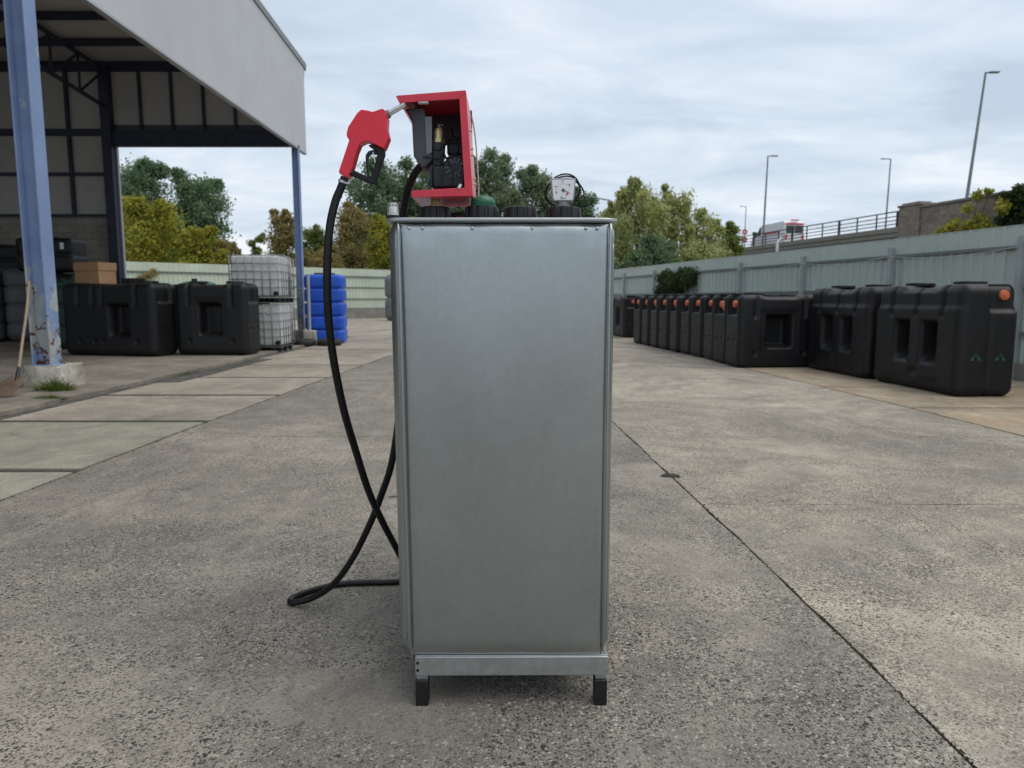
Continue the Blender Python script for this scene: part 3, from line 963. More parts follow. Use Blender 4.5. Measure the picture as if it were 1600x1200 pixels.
sp_ = plate((-0.1472, 1.9580), (-0.1280, 1.6330), -0.002, 'side_plate', M['red_paint'])
plate((-0.3265, 1.6285), (-0.1285, 1.6318), 0.002, 'bottom_plate', M['red_paint'])
plate((-0.3600, 1.9225), (-0.3280, 1.8750), 0.002, 'slant_plate', M['red_paint'])
# brass screws along the right hand side
for z in (1.862, 1.804, 1.784, 1.712, 1.696):
    k = (1.958 - z) / (1.958 - 1.633)
    x = -0.1470 + k * 0.0195 - PX
    MB().cyl((x + 0.0002, 0.10 + 0.05 * ((z * 100) % 2), z - PZ), (x + 0.007, 0.10 + 0.05 * ((z * 100) % 2), z - PZ), 0.0045, seg=10).build('side_screw', M['brass'], sp_)
MB().tube([(x - PX, 0.20, z - PZ) for x, z in ((-0.139, 1.93), (-0.128, 1.86), (-0.122, 1.78), (-0.118, 1.70), (-0.117, 1.63))], 0.0028, 8, 4).build('earth_wire', M['cable'], sp_, smooth=True)
# inside: nozzle holder, partition, electrics
hold = loc2([(-0.3290, 1.8800), (-0.3500, 1.9180), (-0.2865, 1.9230), (-0.2640, 1.7799), (-0.2640, 1.7549), (-0.2867, 1.7319), (-0.2996, 1.7319), (-0.3249, 1.7674)])
nh = MB().prism(hold, 0.055, 0.20, 'y').build('nozzle_holder', M['dark_sheet'], pump, bevel=0.004)
MB().prism(loc2([(-0.2862, 1.8916), (-0.2620, 1.8936), (-0.2635, 1.7790), (-0.2815, 1.7690)]), 0.050, 0.0548, 'y').build('holder_flap', M['grey_sheet'], nh, bevel=0.001)
MB().box((-0.242 - PX, 0.262, 1.905 - PZ), (0.200, 0.006, 0.120)).build('back_shield', M['dark_sheet'], pump, bevel=0.001)
MB().box((-0.285 - PX, 0.012, 1.9255 - PZ), (0.033, 0.02, 0.005)).build('label_plate', M['sign_white'], pump, bevel=0.001)
# pump body
pc = MB().box((-0.246 - PX, 0.09, 1.735 - PZ), (0.036, 0.060, 0.160)).build('pump_column', M['black_metal'], pump, bevel=0.005)
for k in range(6):
    MB().box((-0.246 - PX, 0.058, 1.668 + 0.025 * k - PZ), (0.022, 0.008, 0.012)).build('column_rib', M['black_metal'], pc, bevel=0.002)
MB().lathe([(0.023, 1.775 - PZ), (0.023, 1.806 - PZ), (0.019, 1.812 - PZ), (0.002, 1.812 - PZ)], 28, (-0.246 - PX, 0.085, 0)).build('column_collar', M['black_metal'], pc, smooth=40)
bf = MB().lathe([(0.0165, 1.812 - PZ), (0.0165, 1.824 - PZ), (0.0145, 1.826 - PZ), (0.0145, 1.850 - PZ), (0.0120, 1.860 - PZ), (0.0080, 1.8635 - PZ), (0.001, 1.8640 - PZ)], 24, (-0.2446 - PX, 0.085, 0)).build('brass_fitting', M['brass'], pump, smooth=40)
MB().lathe([(0.0185, 1.8125 - PZ), (0.0185, 1.8280 - PZ)], 6, (-0.2446 - PX, 0.085, 0)).build('brass_nut', M['brass'], bf, bevel=0.001)
MB().box((-0.240 - PX, 0.10, 1.868 - PZ), (0.020, 0.012, 0.022)).build('valve_tag', M['grey_sheet'], pump, bevel=0.002)
ph = MB().box((-0.212 - PX, 0.10, 1.700 - PZ), (0.110, 0.11, 0.075)).build('pump_housing', M['black_metal'], pump, bevel=0.010, seg=3)
for k in range(4):
    MB().box((-0.266 + 0.034 * k - PX, 0.043, 1.700 - PZ), (0.008, 0.010, 0.066)).build('housing_rib', M['black_metal'], ph, bevel=0.002)
MB().box((-0.262 - PX, 0.07, 1.672 - PZ), (0.012, 0.02, 0.050)).build('drain_plug', M['steel'], ph, bevel=0.003)
ax = Matrix.Rotation(R(90), 3, 'X')
mt = MB().lathe([(0.034, 0.0), (0.040, 0.006), (0.041, 0.020), (0.041, 0.16), (0.036, 0.17), (0.002, 0.172)], 40, (-0.188 - PX, 0.215, 1.728 - PZ), axis=ax).build('motor', M['black_metal'], pump, smooth=40)
for k in range(12):
    a = 2 * math.pi * k / 12
    MB().beam((-0.188 - PX + 0.014 * math.cos(a), 0.0425, 1.728 - PZ + 0.014 * math.sin(a)), (-0.188 - PX + 0.033 * math.cos(a), 0.0425, 1.728 - PZ + 0.033 * math.sin(a)), 0.004, 0.006).build('motor_fin', M['dark_sheet'], mt)
MB().box((-0.190 - PX, 0.15, 1.803 - PZ), (0.060, 0.07, 0.038)).build('junction_box', M['black_metal'], pump, bevel=0.006)
MB().box((-0.205 - PX, 0.12, 1.656 - PZ), (0.095, 0.15, 0.012)).build('pump_foot', M['black_metal'], pump, bevel=0.002)
MB().box((-0.169 - PX, -0.004, 1.662 - PZ), (0.008, 0.004, 0.014), Matrix.Rotation(R(35), 3, 'Y')).build('wire_tie', M['sign_white'], pump)
for pts in ([(-0.236, 0.07, 1.868), (-0.226, 0.05, 1.850), (-0.228, 0.045, 1.815), (-0.227, 0.040, 1.785), (-0.212, 0.038, 1.750), (-0.196, 0.042, 1.722)],
            [(-0.292, 0.045, 1.762), (-0.262, 0.040, 1.760), (-0.225, 0.038, 1.757), (-0.192, 0.045, 1.768), (-0.176, 0.055, 1.792), (-0.180, 0.07, 1.822), (-0.205, 0.08, 1.828), (-0.222, 0.07, 1.805), (-0.224, 0.06, 1.770)],
            [(-0.208, 0.16, 1.885), (-0.204, 0.15, 1.865), (-0.196, 0.13, 1.845), (-0.178, 0.12, 1.838)],
            [(-0.176, 0.15, 1.888), (-0.165, 0.13, 1.868), (-0.162, 0.11, 1.842)]):
    MB().tube([(x - PX, y, z - PZ) for x, y, z in pts], 0.0030, 8, 6).build('cable', M['black_rubber'], pump, smooth=True)
# brass nipple and stand down to the first cap
st = MB().lathe([(0.026, 1.606 - PZ), (0.026, 1.612 - PZ), (0.017, 1.614 - PZ), (0.017, 1.628 - PZ)], 8, (-0.258 - PX, 0.095, 0)).build('mounting_nut', M['brass'], pump, bevel=0.001)
MB().lathe([(0.012, 1.600 - PZ), (0.012, 1.640 - PZ)], 18, (-0.258 - PX, 0.095, 0)).build('suction_pipe', M['brass'], st, smooth=40)

# ------------------------------------------------------------------ nozzle
noz = thing('fuel_nozzle', 'red fuel nozzle with black guard hooked into the pump cabinet', 'fuel nozzle', (-0.50, 2.36, 1.69))
def nl(pts): return [(x + 0.50, z - 1.69) for x, z in pts]
body = [(-0.4101, 1.8998), (-0.4209, 1.8965), (-0.4424, 1.8895), (-0.4593, 1.894), (-0.4785, 1.8965), (-0.4916, 1.8854), (-0.5205, 1.8442), (-0.5265, 1.8255), (-0.5265, 1.8131), (-0.519, 1.8027), (-0.5375, 1.7527), (-0.5553, 1.7047), (-0.5537, 1.6997), (-0.5291, 1.6846), (-0.5247, 1.69), (-0.51, 1.7215), (-0.4959, 1.7674), (-0.4854, 1.7903), (-0.4659, 1.7998), (-0.4531, 1.7965), (-0.4300, 1.7852), (-0.4085, 1.7749), (-0.4018, 1.7882), (-0.3919, 1.811), (-0.3986, 1.84), (-0.3958, 1.871), (-0.4005, 1.8916)]
bo = MB().prism(nl(body), -0.023, 0.023, 'y').build('nozzle_body', M['red_rubber'], noz, bevel=0.012, seg=5)
MB().prism(nl([(-0.4489, 1.7930), (-0.4085, 1.7765), (-0.4089, 1.7591), (-0.4364, 1.6816), (-0.4432, 1.6678), (-0.454, 1.6678), (-0.5224, 1.6955), (-0.5162, 1.7144), (-0.4685, 1.693), (-0.4547, 1.6938), (-0.4411, 1.7215), (-0.4334, 1.7591), (-0.4344, 1.7695), (-0.4618, 1.7885)]), -0.011, 0.011, 'y').build('hand_guard', M['black_rubber'], noz, bevel=0.003)
MB().prism(nl([(-0.4344, 1.7730), (-0.4472, 1.7757), (-0.4623, 1.7716), (-0.4712, 1.7591), (-0.4717, 1.7382), (-0.4677, 1.6935), (-0.462, 1.6935), (-0.4631, 1.7382), (-0.4618, 1.7549), (-0.4539, 1.7624), (-0.4346, 1.7612)]), -0.006, 0.006, 'y').build('trigger', M['black_metal'], noz, bevel=0.0015)
MB().beam((0.0535, -0.008, 0.078), (0.060, -0.008, 0.045), 0.0035, 0.003).build('latch', M['steel'], noz)
MB().cyl((0.088, 0, 0.191), (0.108, 0, 0.1995), 0.0150, 0.0125, 24).build('spout_collar', M['grey_sheet'], noz, smooth=40)
sp = MB().cyl((0.102, 0, 0.197), (0.158, 0, 0.2275), 0.0082, 0.0078, 20).build('spout', M['steel'], noz, smooth=40)
for k in range(9):
    q = k / 9
    a = Vector((0.108 + 0.046 * q, 0, 0.2003 + 0.0252 * q))
    dd = Vector((0.056, 0, 0.0305)).normalized()
    MB().cyl(a, a + dd * 0.0028, 0.0094, seg=18).build('spring_coil', M['steel'], sp, smooth=40)
MB().cyl((0.0935, -0.0215, 0.1295 + 0.03), (0.0935, -0.0185, 0.1295 + 0.03), 0.0030, seg=10).build('body_screw', M['steel'], noz)
MB().cyl((-0.0165, -0.0125, 0.0165), (-0.0165, -0.0105, 0.0165), 0.0030, seg=10).build('guard_screw', M['steel'], noz)
sw = MB().cyl((-0.0405, 0, 0.001), (-0.0475, 0, -0.017), 0.0135, 0.0125, 20).build('swivel', M['black_metal'], noz, smooth=40)
MB().cyl((-0.0462, 0, -0.0105), (-0.0490, 0, -0.0175), 0.0152, seg=20).build('hose_clamp', M['steel'], sw, smooth=40)
MB().box((-0.0300, -0.004, -0.0185), (0.012, 0.008, 0.006)).build('clamp_screw', M['steel'], sw, bevel=0.001)

# ------------------------------------------------------------------ hose
hp = [(-0.5465, 2.36, 1.676), (-0.556, 2.358, 1.652), (-0.572, 2.352, 1.612), (-0.588, 2.342, 1.54), (-0.598, 2.334, 1.44), (-0.602, 2.332, 1.31), (-0.600, 2.342, 1.19), (-0.592, 2.37, 1.06), (-0.578, 2.42, 0.91), (-0.561, 2.50, 0.76), (-0.535, 2.58, 0.59), (-0.503, 2.66, 0.45), (-0.475, 2.74, 0.335),
      (-0.446, 2.85, 0.20), (-0.425, 2.98, 0.085), (-0.430, 3.10, 0.020), (-0.47, 3.13, 0.014), (-0.56, 3.115, 0.0135), (-0.67, 3.11, 0.0135), (-0.79, 3.09, 0.0135), (-0.88, 3.03, 0.0135), (-0.940, 2.96, 0.0135), (-0.952, 2.915, 0.0135), (-0.925, 2.885, 0.018), (-0.84, 2.875, 0.045), (-0.74, 2.83, 0.125), (-0.65, 2.78, 0.25), (-0.565, 2.725, 0.41), (-0.510, 2.70, 0.54), (-0.462, 2.68, 0.68),
      (-0.425, 2.66, 0.90), (-0.408, 2.65, 1.15), (-0.404, 2.64, 1.38), (-0.402, 2.63, 1.52), (-0.392, 2.615, 1.60), (-0.372, 2.58, 1.675), (-0.343, 2.535, 1.722), (-0.312, 2.50, 1.750), (-0.285, 2.495, 1.757)]
ho = MB().tube(hp, 0.0132, 16, 8).build('hose', M['black_rubber'], smooth=True)
tag(ho, 'long black rubber fuel hose looping onto the ground beside the steel tank', 'hose')

# ================================================================== black plastic tanks
def recess(p, u0, u1, w0, w1, U, W, soft, depth, side, N):
    """inward push on faces whose normal has sign 'side' on axis N"""
    m = sstep(u0 - soft, u0 + soft, p[:, U]) * (1 - sstep(u1 - soft, u1 + soft, p[:, U])) * sstep(w0 - soft, w0 + soft, p[:, W]) * (1 - sstep(w1 - soft, w1 + soft, p[:, W]))
    return m * depth * -side

def single_window(p, n, h):
    """long tank: x long axis, window through the long faces, handle notch at the ends"""
    o = p.copy()
    hx, hy, hz = h
    for sd in (-1, 1):
        fy = np.abs(n[:, 1]) * (np.sign(n[:, 1]) == sd)
        wgt = np.clip(fy * 1.5, 0, 1)
        o[:, 1] += wgt * recess(p, -0.30 * hx, 0.26 * hx, -0.42 * hz, 0.42 * hz, 0, 2, 0.035, 0.30, sd, 1)
        o[:, 1] += wgt * recess(p, -0.46 * hx, 0.42 * hx, -0.58 * hz, 0.58 * hz, 0, 2, 0.03, 0.012, sd, 1)
        for gx in (-0.60, 0.58):
            o[:, 1] += wgt * recess(p, gx * hx - 0.035, gx * hx + 0.035, 0.38 * hz, 2 * hz, 0, 2, 0.018, 0.045, sd, 1)
            o[:, 1] += wgt * recess(p, gx * hx - 0.03, gx * hx + 0.03, -0.66 * hz, -0.55 * hz, 0, 2, 0.016, 0.045, sd, 1)
        o[:, 1] += wgt * recess(p, -2 * hx, 2 * hx, -0.97 * hz, -0.90 * hz, 0, 2, 0.02, -0.006, sd, 1)
        fx = np.abs(n[:, 0]) * (np.sign(n[:, 0]) == sd)
        wx = np.clip(fx * 1.5, 0, 1)
        o[:, 0] += wx * recess(p, -0.60 * hy, 0.60 * hy, 0.46 * hz, 1.5 * hz, 1, 2, 0.016, 0.10, sd, 0)
        o[:, 0] += wx * recess(p, -2 * hy, 2 * hy, -0.155 * hz, -0.120 * hz, 1, 2, 0.015, 0.010, sd, 0)
        for gy in (-0.42, 0.42):
            o[:, 0] += wx * recess(p, gy * hy - 0.03, gy * hy + 0.03, -0.30 * hz, -0.22 * hz, 1, 2, 0.014, 0.035, sd, 0)
    up = np.clip(n[:, 2] * 1.5, 0, 1) * (n[:, 2] > 0)
    o[:, 2] += up * recess(p, -0.42 * hx, 0.42 * hx, -2, 2, 0, 1, 0.06, 0.035, 1, 2)
    return o

def wide_window(p, n, h):
    """longer tank with one window right of the middle and paired ribs"""
    o = p.copy()
    hx, hy, hz = h
    for sd in (-1, 1):
        wgt = np.clip(np.abs(n[:, 1]) * (np.sign(n[:, 1]) == sd) * 1.5, 0, 1)
        m = sstep(0.02 * hx, 0.08 * hx, p[:, 0]) * (1 - sstep(0.42 * hx, 0.48 * hx, p[:, 0])) * sstep(-0.52 * hz, -0.34 * hz, p[:, 2]) * (1 - sstep(0.36 * hz, 0.42 * hz, p[:, 2]))
        o[:, 1] += wgt * m * 0.32 * -sd
        for gx in (-0.62, -0.30, -0.10, 0.62):
            o[:, 1] += wgt * recess(p, gx * hx - 0.035, gx * hx + 0.035, 0.38 * hz, 2 * hz, 0, 2, 0.018, 0.05, sd, 1)
            o[:, 1] += wgt * recess(p, gx * hx - 0.03, gx * hx + 0.03, -0.66 * hz, -0.55 * hz, 0, 2, 0.016, 0.045, sd, 1)
        wx = np.clip(np.abs(n[:, 0]) * (np.sign(n[:, 0]) == sd) * 1.5, 0, 1)
        o[:, 0] += wx * recess(p, -0.60 * hy, 0.60 * hy, 0.46 * hz, 1.5 * hz, 1, 2, 0.016, 0.10, sd, 0)
    up = np.clip(n[:, 2] * 1.5, 0, 1) * (n[:, 2] > 0)
    o[:, 2] += up * recess(p, -0.42 * hx, 0.42 * hx, -2, 2, 0, 1, 0.06, 0.035, 1, 2)
    return o

def double_window(p, n, h):
    o = p.copy()
    hx, hy, hz = h
    for sd in (-1, 1):
        fy = np.clip(np.abs(n[:, 1]) * (np.sign(n[:, 1]) == sd) * 1.5, 0, 1)
        for c in (-0.36, 0.26):
            x0, x1 = (c - 0.165) * hx, (c + 0.165) * hx
            m = sstep(x0 - 0.03, x0 + 0.03, p[:, 0]) * (1 - sstep(x1 - 0.03, x1 + 0.03, p[:, 0])) * sstep(-0.50 * hz, -0.22 * hz, p[:, 2]) * (1 - sstep(0.27 * hz, 0.34 * hz, p[:, 2]))
            o[:, 1] += fy * m * 0.34 * -sd
        for gx in (-0.62, -0.05, 0.55):
            o[:, 1] += fy * recess(p, gx * hx - 0.030, gx * hx + 0.030, 0.42 * hz, 2 * hz, 0, 2, 0.016, 0.040, sd, 1)
        # upper half leans in a little, plinth below
        o[:, 1] += fy * sstep(0.55 * hz, 0.62 * hz, p[:, 2]) * 0.028 * -sd
        o[:, 1] += fy * recess(p, -0.14 * hx, 0.06 * hx, -0.72 * hz, -0.58 * hz, 0, 2, 0.03, 0.045, sd, 1)
        o[:, 1] += fy * (1 - sstep(-0.80 * hz, -0.70 * hz, p[:, 2])) * recess(p, -0.62 * hx, 0.55 * hx, -3, 3, 0, 2, 0.04, 0.020, sd, 1)
        fx = np.clip(np.abs(n[:, 0]) * (np.sign(n[:, 0]) == sd) * 1.5, 0, 1)
        o[:, 0] += fx * recess(p, -0.022, 0.022, -3, 3, 1, 2, 0.014, 0.030, sd, 0)
        # quarter notch above one half of the end
        o[:, 0] += fx * sd * -1 * 0.085 * sstep(-0.01, 0.03, p[:, 1] * (1 if sd < 0 else -1) * -1) * sstep(0.50 * hz, 0.55 * hz, p[:, 2])
    up = np.clip(n[:, 2] * 1.5, 0, 1) * (n[:, 2] > 0)
    o[:, 2] += up * recess(p, -0.45 * hx, 0.35 * hx, -2, 2, 0, 1, 0.06, 0.045, 1, 2)
    return o

pos, f = rounded_grid(1.60, 0.70, 1.37, 0.10, 0.030, single_window)
ME_SLIM = grid_mesh('tank_body', pos, f, M['poly'])
pos, f = rounded_grid(1.66, 0.78, 1.60, 0.14, 0.032, single_window)
ME_TALL = grid_mesh('tank_body', pos, f, M['poly'])
pos, f = rounded_grid(2.38, 0.80, 1.60, 0.14, 0.032, wide_window)
ME_WIDE = grid_mesh('tank_body', pos, f, M['poly'])
pos, f = rounded_grid(1.98, 0.84, 1.49, 0.125, 0.028, double_window)
ME_BIG = grid_mesh('tank_body', pos, f, M['poly'])
# orange cap: ribbed disc whose axis lies along x
AXX = Matrix.Rotation(R(90), 3, 'Y')
ME_OCAP = MB().lathe([(0.066, 0.0), (0.068, 0.060), (0.062, 0.076), (0.032, 0.080), (0.030, 0.090), (0.002, 0.091)], 40, lobes=12, amp=0.05, axis=AXX).mesh('orange_cap', M['orange'], 40)
ME_LID = MB().lathe([(0.20, 0.0), (0.20, 0.035), (0.185, 0.045), (0.002, 0.047)], 40, lobes=14, amp=0.03).mesh('lid', M['cap_black'], 30)
ME_MARK = MB().box((0, 0, 0), (0.012, 0.055, 0.016)).mesh('moulding_mark', M['grey_sheet'])

def black_tank(name, label, me, loc, rz, hx, group, caps=True, marks=True, z0=0.004, mirror=1, lids=((-0.4, 0), (0.3, 0))):
    t = thing(name, label, 'plastic tank', (loc[0], loc[1], z0), rz, group)
    obj_from('tank_body', me, t)
    H = {ME_SLIM.name: 1.37, ME_TALL.name: 1.60, ME_BIG.name: 1.49, ME_WIDE.name: 1.60}[me.name]
    for lx, ly in lids:
        obj_from('lid', ME_LID, t, (lx, ly, H - (0.036 if abs(lx) < 0.4 else 0.001)))
    return t

for i, (ex, ey) in enumerate([(4.22, 13.30), (4.20, 14.08), (4.19, 14.86), (4.12, 15.62), (4.06, 16.40), (3.96, 17.16), (3.87, 17.95), (3.79, 18.75), (3.71, 19.58), (3.63, 20.42)]):
    ordn = ['nearest', 'second', 'third', 'fourth', 'fifth', 'sixth', 'seventh', 'eighth', 'ninth', 'tenth'][i]
    lab = ('slim black tank next to the double-window tanks, its side window showing' if i == 0 else
           ('last slim black tank at the far end of the row by the fence' if i == 9 else
            '%s slim black tank along the row, counted from the double-window tanks' % ordn))
    rz = R(5 + 2.5 * math.sin(i * 2.3))
    # end with the cap faces the yard (-x); local -x is the cap end
    cx, cy = ex + 0.80 * math.cos(rz) - 0.33 * 0 * math.sin(rz), ey + 0.35 + 0.80 * math.sin(rz)
    t = black_tank('slim_tank', lab, ME_SLIM, (cx, cy), rz, 0.8, 'slim black tanks in a row by the fence')
    cz = 1.20 if i not in (1,) else 1.19
    cap = obj_from('orange_cap', ME_OCAP, t, (-0.700, 0.0, cz))
    cap.rotation_euler = (0, math.pi, 0)
    if i in (1, 5, 7):
        c2 = obj_from('orange_cap', ME_OCAP, t, (-0.700, -0.135, cz - 0.05)); c2.rotation_euler = (0, math.pi, 0)
    for yy in (-0.14, 0.14):
        obj_from('moulding_mark', ME_MARK, t, (-0.782, yy, 0.498))
t = black_tank('slim_tank', 'lone black tank with orange cap beyond the gap in the row', ME_SLIM, (3.98, 24.6), R(96), 0.8, 'slim black tanks in a row by the fence')
cap = obj_from('orange_cap', ME_OCAP, t, (-0.700, 0.0, 1.20)); cap.rotation_euler = (0, math.pi, 0)

# two big double window tanks
for i, (cx, cy, a, lab) in enumerate(((6.20, 10.30, 93.5, 'large black double-window tank closest to the camera, with green stickers'),
                                      (6.03, 12.42, 94.5, 'large black double-window tank behind the one with green stickers'))):
    rz = R(a)
    t = black_tank('double_window_tank', lab, ME_BIG, (cx, cy), rz, 0.92, 'double window tanks by the fence', lids=((-0.55, 0.0), (0.52, 0.0)))
    # local -x end faces the camera; local +y faces the yard
    cap = obj_from('orange_cap', ME_OCAP, t, (-0.865, -0.21, 1.345)); cap.rotation_euler = (0, math.pi, 0)
    if i == 0:
        for yy in (0.17, -0.17):
            mb = MB()
            for (q, z) in ((-0.045, 0.0), (0.045, 0.0), (0.0, 0.055)):
                mb.box((0, q, z), (0.004, 0.05 if z == 0 else 0.035, 0.018))
            mb.box((0, -0.040, 0.026), (0.004, 0.016, 0.040), Matrix.Rotation(R(-30), 3, 'X'))
            mb.box((0, 0.040, 0.026), (0.004, 0.016, 0.040), Matrix.Rotation(R(30), 3, 'X'))
            mb.build('green_sticker', M['sticker'], t, loc=(-0.9918, yy, 0.50))

# two black tanks at the mouth of the shed
black_tank('shed_tank', 'wide black tank in the shed carrying the cardboard box', ME_WIDE, (-8.78, 15.98), R(-13), 1.19, 'black tanks at the shed mouth', z0=0.05, lids=((-0.75, 0.05), (0.75, 0.05)))
black_tank('shed_tank', 'black tank at the shed edge directly in front of the white cage tanks', ME_TALL, (-6.66, 16.18), R(-4), 0.83, 'black tanks at the shed mouth', z0=0.05, lids=((-0.45, 0.05), (0.4, 0.05)))

# ribbed tanks (lathe-free): horizontally banded rounded boxes
def banded(nb, depth, rnd=0.0):
    def fn(p, n, h):
        o = p.copy()
        z = (p[:, 2] + h[2]) / (2 * h[2])
        ph = (z * nb) % 1.0
        g = np.exp(-((np.minimum(ph, 1 - ph)) / 0.075) ** 4)
        g *= (z > 0.04) & (z < 0.96)
        s = np.clip(np.hypot(n[:, 0], n[:, 1]) * 1.6, 0, 1)
        bulge = 0.10 * depth * np.sin(np.pi * ph)
        nrm = np.stack([n[:, 0], n[:, 1], 0 * n[:, 0]], 1)
        o -= nrm * (s * (g * depth - bulge))[:, None]
        return o
    return fn
pos, f = rounded_grid(1.10, 0.80, 2.00, 0.12, 0.028, banded(5, 0.060))
ME_BLUE = grid_mesh('tank_body', pos, f, M['poly_blue'])
for (x, y, a, lab) in ((-5.48, 21.0, 6, 'bright blue banded upright tank standing by the shed corner post'),
                       (-5.74, 22.1, 0, 'second blue banded tank half hidden behind the first blue one')):
    t = thing('blue_tank', lab, 'plastic tank', (x, y, 0.004), R(a), 'blue banded tanks')
    obj_from('tank_body', ME_BLUE, t)
    MB().box((0.0, 0, 2.02), (0.55, 0.36, 0.05)).build('lid', M['cap_black'], t, bevel=0.01)
pos, f = rounded_grid(0.80, 1.15, 2.15, 0.24, 0.04, banded(4, 0.05))
ME_GREY = grid_mesh('tank_body', pos, f, M['poly_grey'])
for (x, y, lab) in ((-15.40, 21.2, 'grey banded upright tank at the far left, left of its twin'), (-14.55, 21.4, 'grey banded upright tank just left of the blue column')):
    t = thing('grey_tank', lab, 'plastic tank', (x, y, 0.05), R(12), 'grey banded tanks in the shed')
    obj_from('tank_body', ME_GREY, t)
    MB().lathe([(0.22, 2.14), (0.22, 2.19), (0.2, 2.20), (0.01, 2.20)], 30).build('lid', M['cap_black'], t, smooth=40)
pos, f = rounded_grid(1.3, 0.9, 1.95, 0.16, 0.05, banded(3, 0.05))
ME_DARK = grid_mesh('tank_body', pos, f, M['poly'])
t = thing('stacked_tank', 'dark banded tank in the shed behind the cardboard box', 'plastic tank', (-12.9, 20.3, 0.05), R(8))
obj_from('tank_body', ME_DARK, t)
MB().lathe([(0.2, 1.93), (0.2, 1.99), (0.18, 2.0), (0.01, 2.0)], 30).build('lid', M['cap_black'], t, smooth=40)
pos, f = rounded_grid(1.5, 0.9, 0.92, 0.10, 0.045, banded(2, 0.04))
ME_LOW = grid_mesh('tank_body', pos, f, M['poly'])
for (x, y, z, a, lab) in ((-12.95, 20.3, 2.052, 3, 'low black tank stacked on top of the dark banded tank'),
                          (-15.9, 22.4, 2.26, 5, 'low black tank piled high at the far left behind the grey tanks')):
    t = thing('low_tank', lab, 'plastic tank', (x, y, z if z < 2.1 else 2.02), R(a))
    obj_from('tank_body', ME_LOW, t)
    MB().box((0.52, -0.455, 0.70), (0.10, 0.012, 0.18)).build('label_plate', M['sign_white'], t) if z < 2.1 else None
    MB().box((0.0, 0, 0.935), (0.6, 0.4, 0.03)).build('lid', M['cap_black'], t, bevel=0.005)
t = thing('support_crate', 'black crate under the high low tank in the shed corner', 'crate', (-15.9, 22.4, 0.05), R(5))
MB().box((0, 0, 0.98), (1.2, 0.8, 1.96)).build('crate_body', M['poly'], t, bevel=0.03)
for k in range(4):
    MB().box((0, -0.405, 0.3 + 0.45 * k), (1.1, 0.02, 0.08)).build('crate_rib', M['poly'], t, bevel=0.005)
pos, f = rounded_grid(1.2, 1.0, 1.62, 0.18, 0.05, banded(3, 0.04))
ME_GRN = grid_mesh('tank_body', pos, f, M['poly_green'])
for (x, y, lab, lid) in ((-11.35, 18.3, 'dark green domed tank beside the cardboard box', M['poly_green']),
                         (-9.35, 18.2, 'dark tank with teal lid behind the wide black tank', M['poly_teal']),
                         (-8.05, 18.4, 'dark tank with teal lid behind the black tank at the shed edge', M['poly_teal'])):
    t = thing('green_tank', lab, 'plastic tank', (x, y, 0.05), R(-6))
    obj_from('tank_body', ME_GRN if lid is M['poly_green'] else ME_GRN, t)
    MB().lathe([(0.42, 1.60), (0.42, 1.63), (0.36, 1.67), (0.22, 1.70), (0.02, 1.705)], 36).build('lid', lid, t, smooth=40)
    MB().lathe([(0.07, 1.695), (0.07, 1.76), (0.01, 1.765)], 18, (-0.05, -0.1, 0)).build('valve_cap', M['cap_black'], t, smooth=40)
# far grey tank peeping past the left edge of the steel tank
pos, f = rounded_grid(2.0, 1.6, 2.75, 0.35, 0.09, banded(2, 0.10))
t = thing('far_tank', 'large dark grey tank far off by the mint fence, beside the steel tank edge', 'plastic tank', (-6.62, 43.0, 0.0), R(10))
obj_from('tank_body', grid_mesh('tank_body', pos, f, M['poly_grey']), t)
MB().lathe([(0.3, 2.74), (0.3, 2.80), (0.26, 2.83), (0.02, 2.83)], 30).build('lid', M['cap_black'], t, smooth=40)

# ------------------------------------------------------------------ cardboard box on the middle tank
cb = thing('cardboard_box', 'brown cardboard box sitting on top of the wide black shed tank', 'box', (-9.36, 16.13, 1.630), R(-20))
MB().box((0, 0, 0.145), (0.72, 0.45, 0.29)).build('carton', M['card'], cb, bevel=0.006)
ld = MB().box((0, 0, 0.382), (0.75, 0.48, 0.18)).build('carton_lid', M['card'], cb, bevel=0.006)
MB().box((0.0, 0, 0.4735), (0.752, 0.06, 0.002)).build('tape', M['card_tape'], ld)
t = thing('plastic_tray', 'shallow black plastic tray lying beside the cardboard box', 'tray', (-8.45, 15.98, 1.630), R(-13))
MB().box((0, 0, 0.008), (0.36, 0.30, 0.012)).build('tray_floor', M['cap_black'], t, bevel=0.002)
for (x, y, sx, sy) in ((0, 0.15, 0.36, 0.014), (0, -0.15, 0.36, 0.014), (0.173, 0, 0.014, 0.286), (-0.173, 0, 0.014, 0.286)):
    MB().box((x, y, 0.070), (sx, sy, 0.11)).build('tray_side', M['cap_black'], t, bevel=0.003)

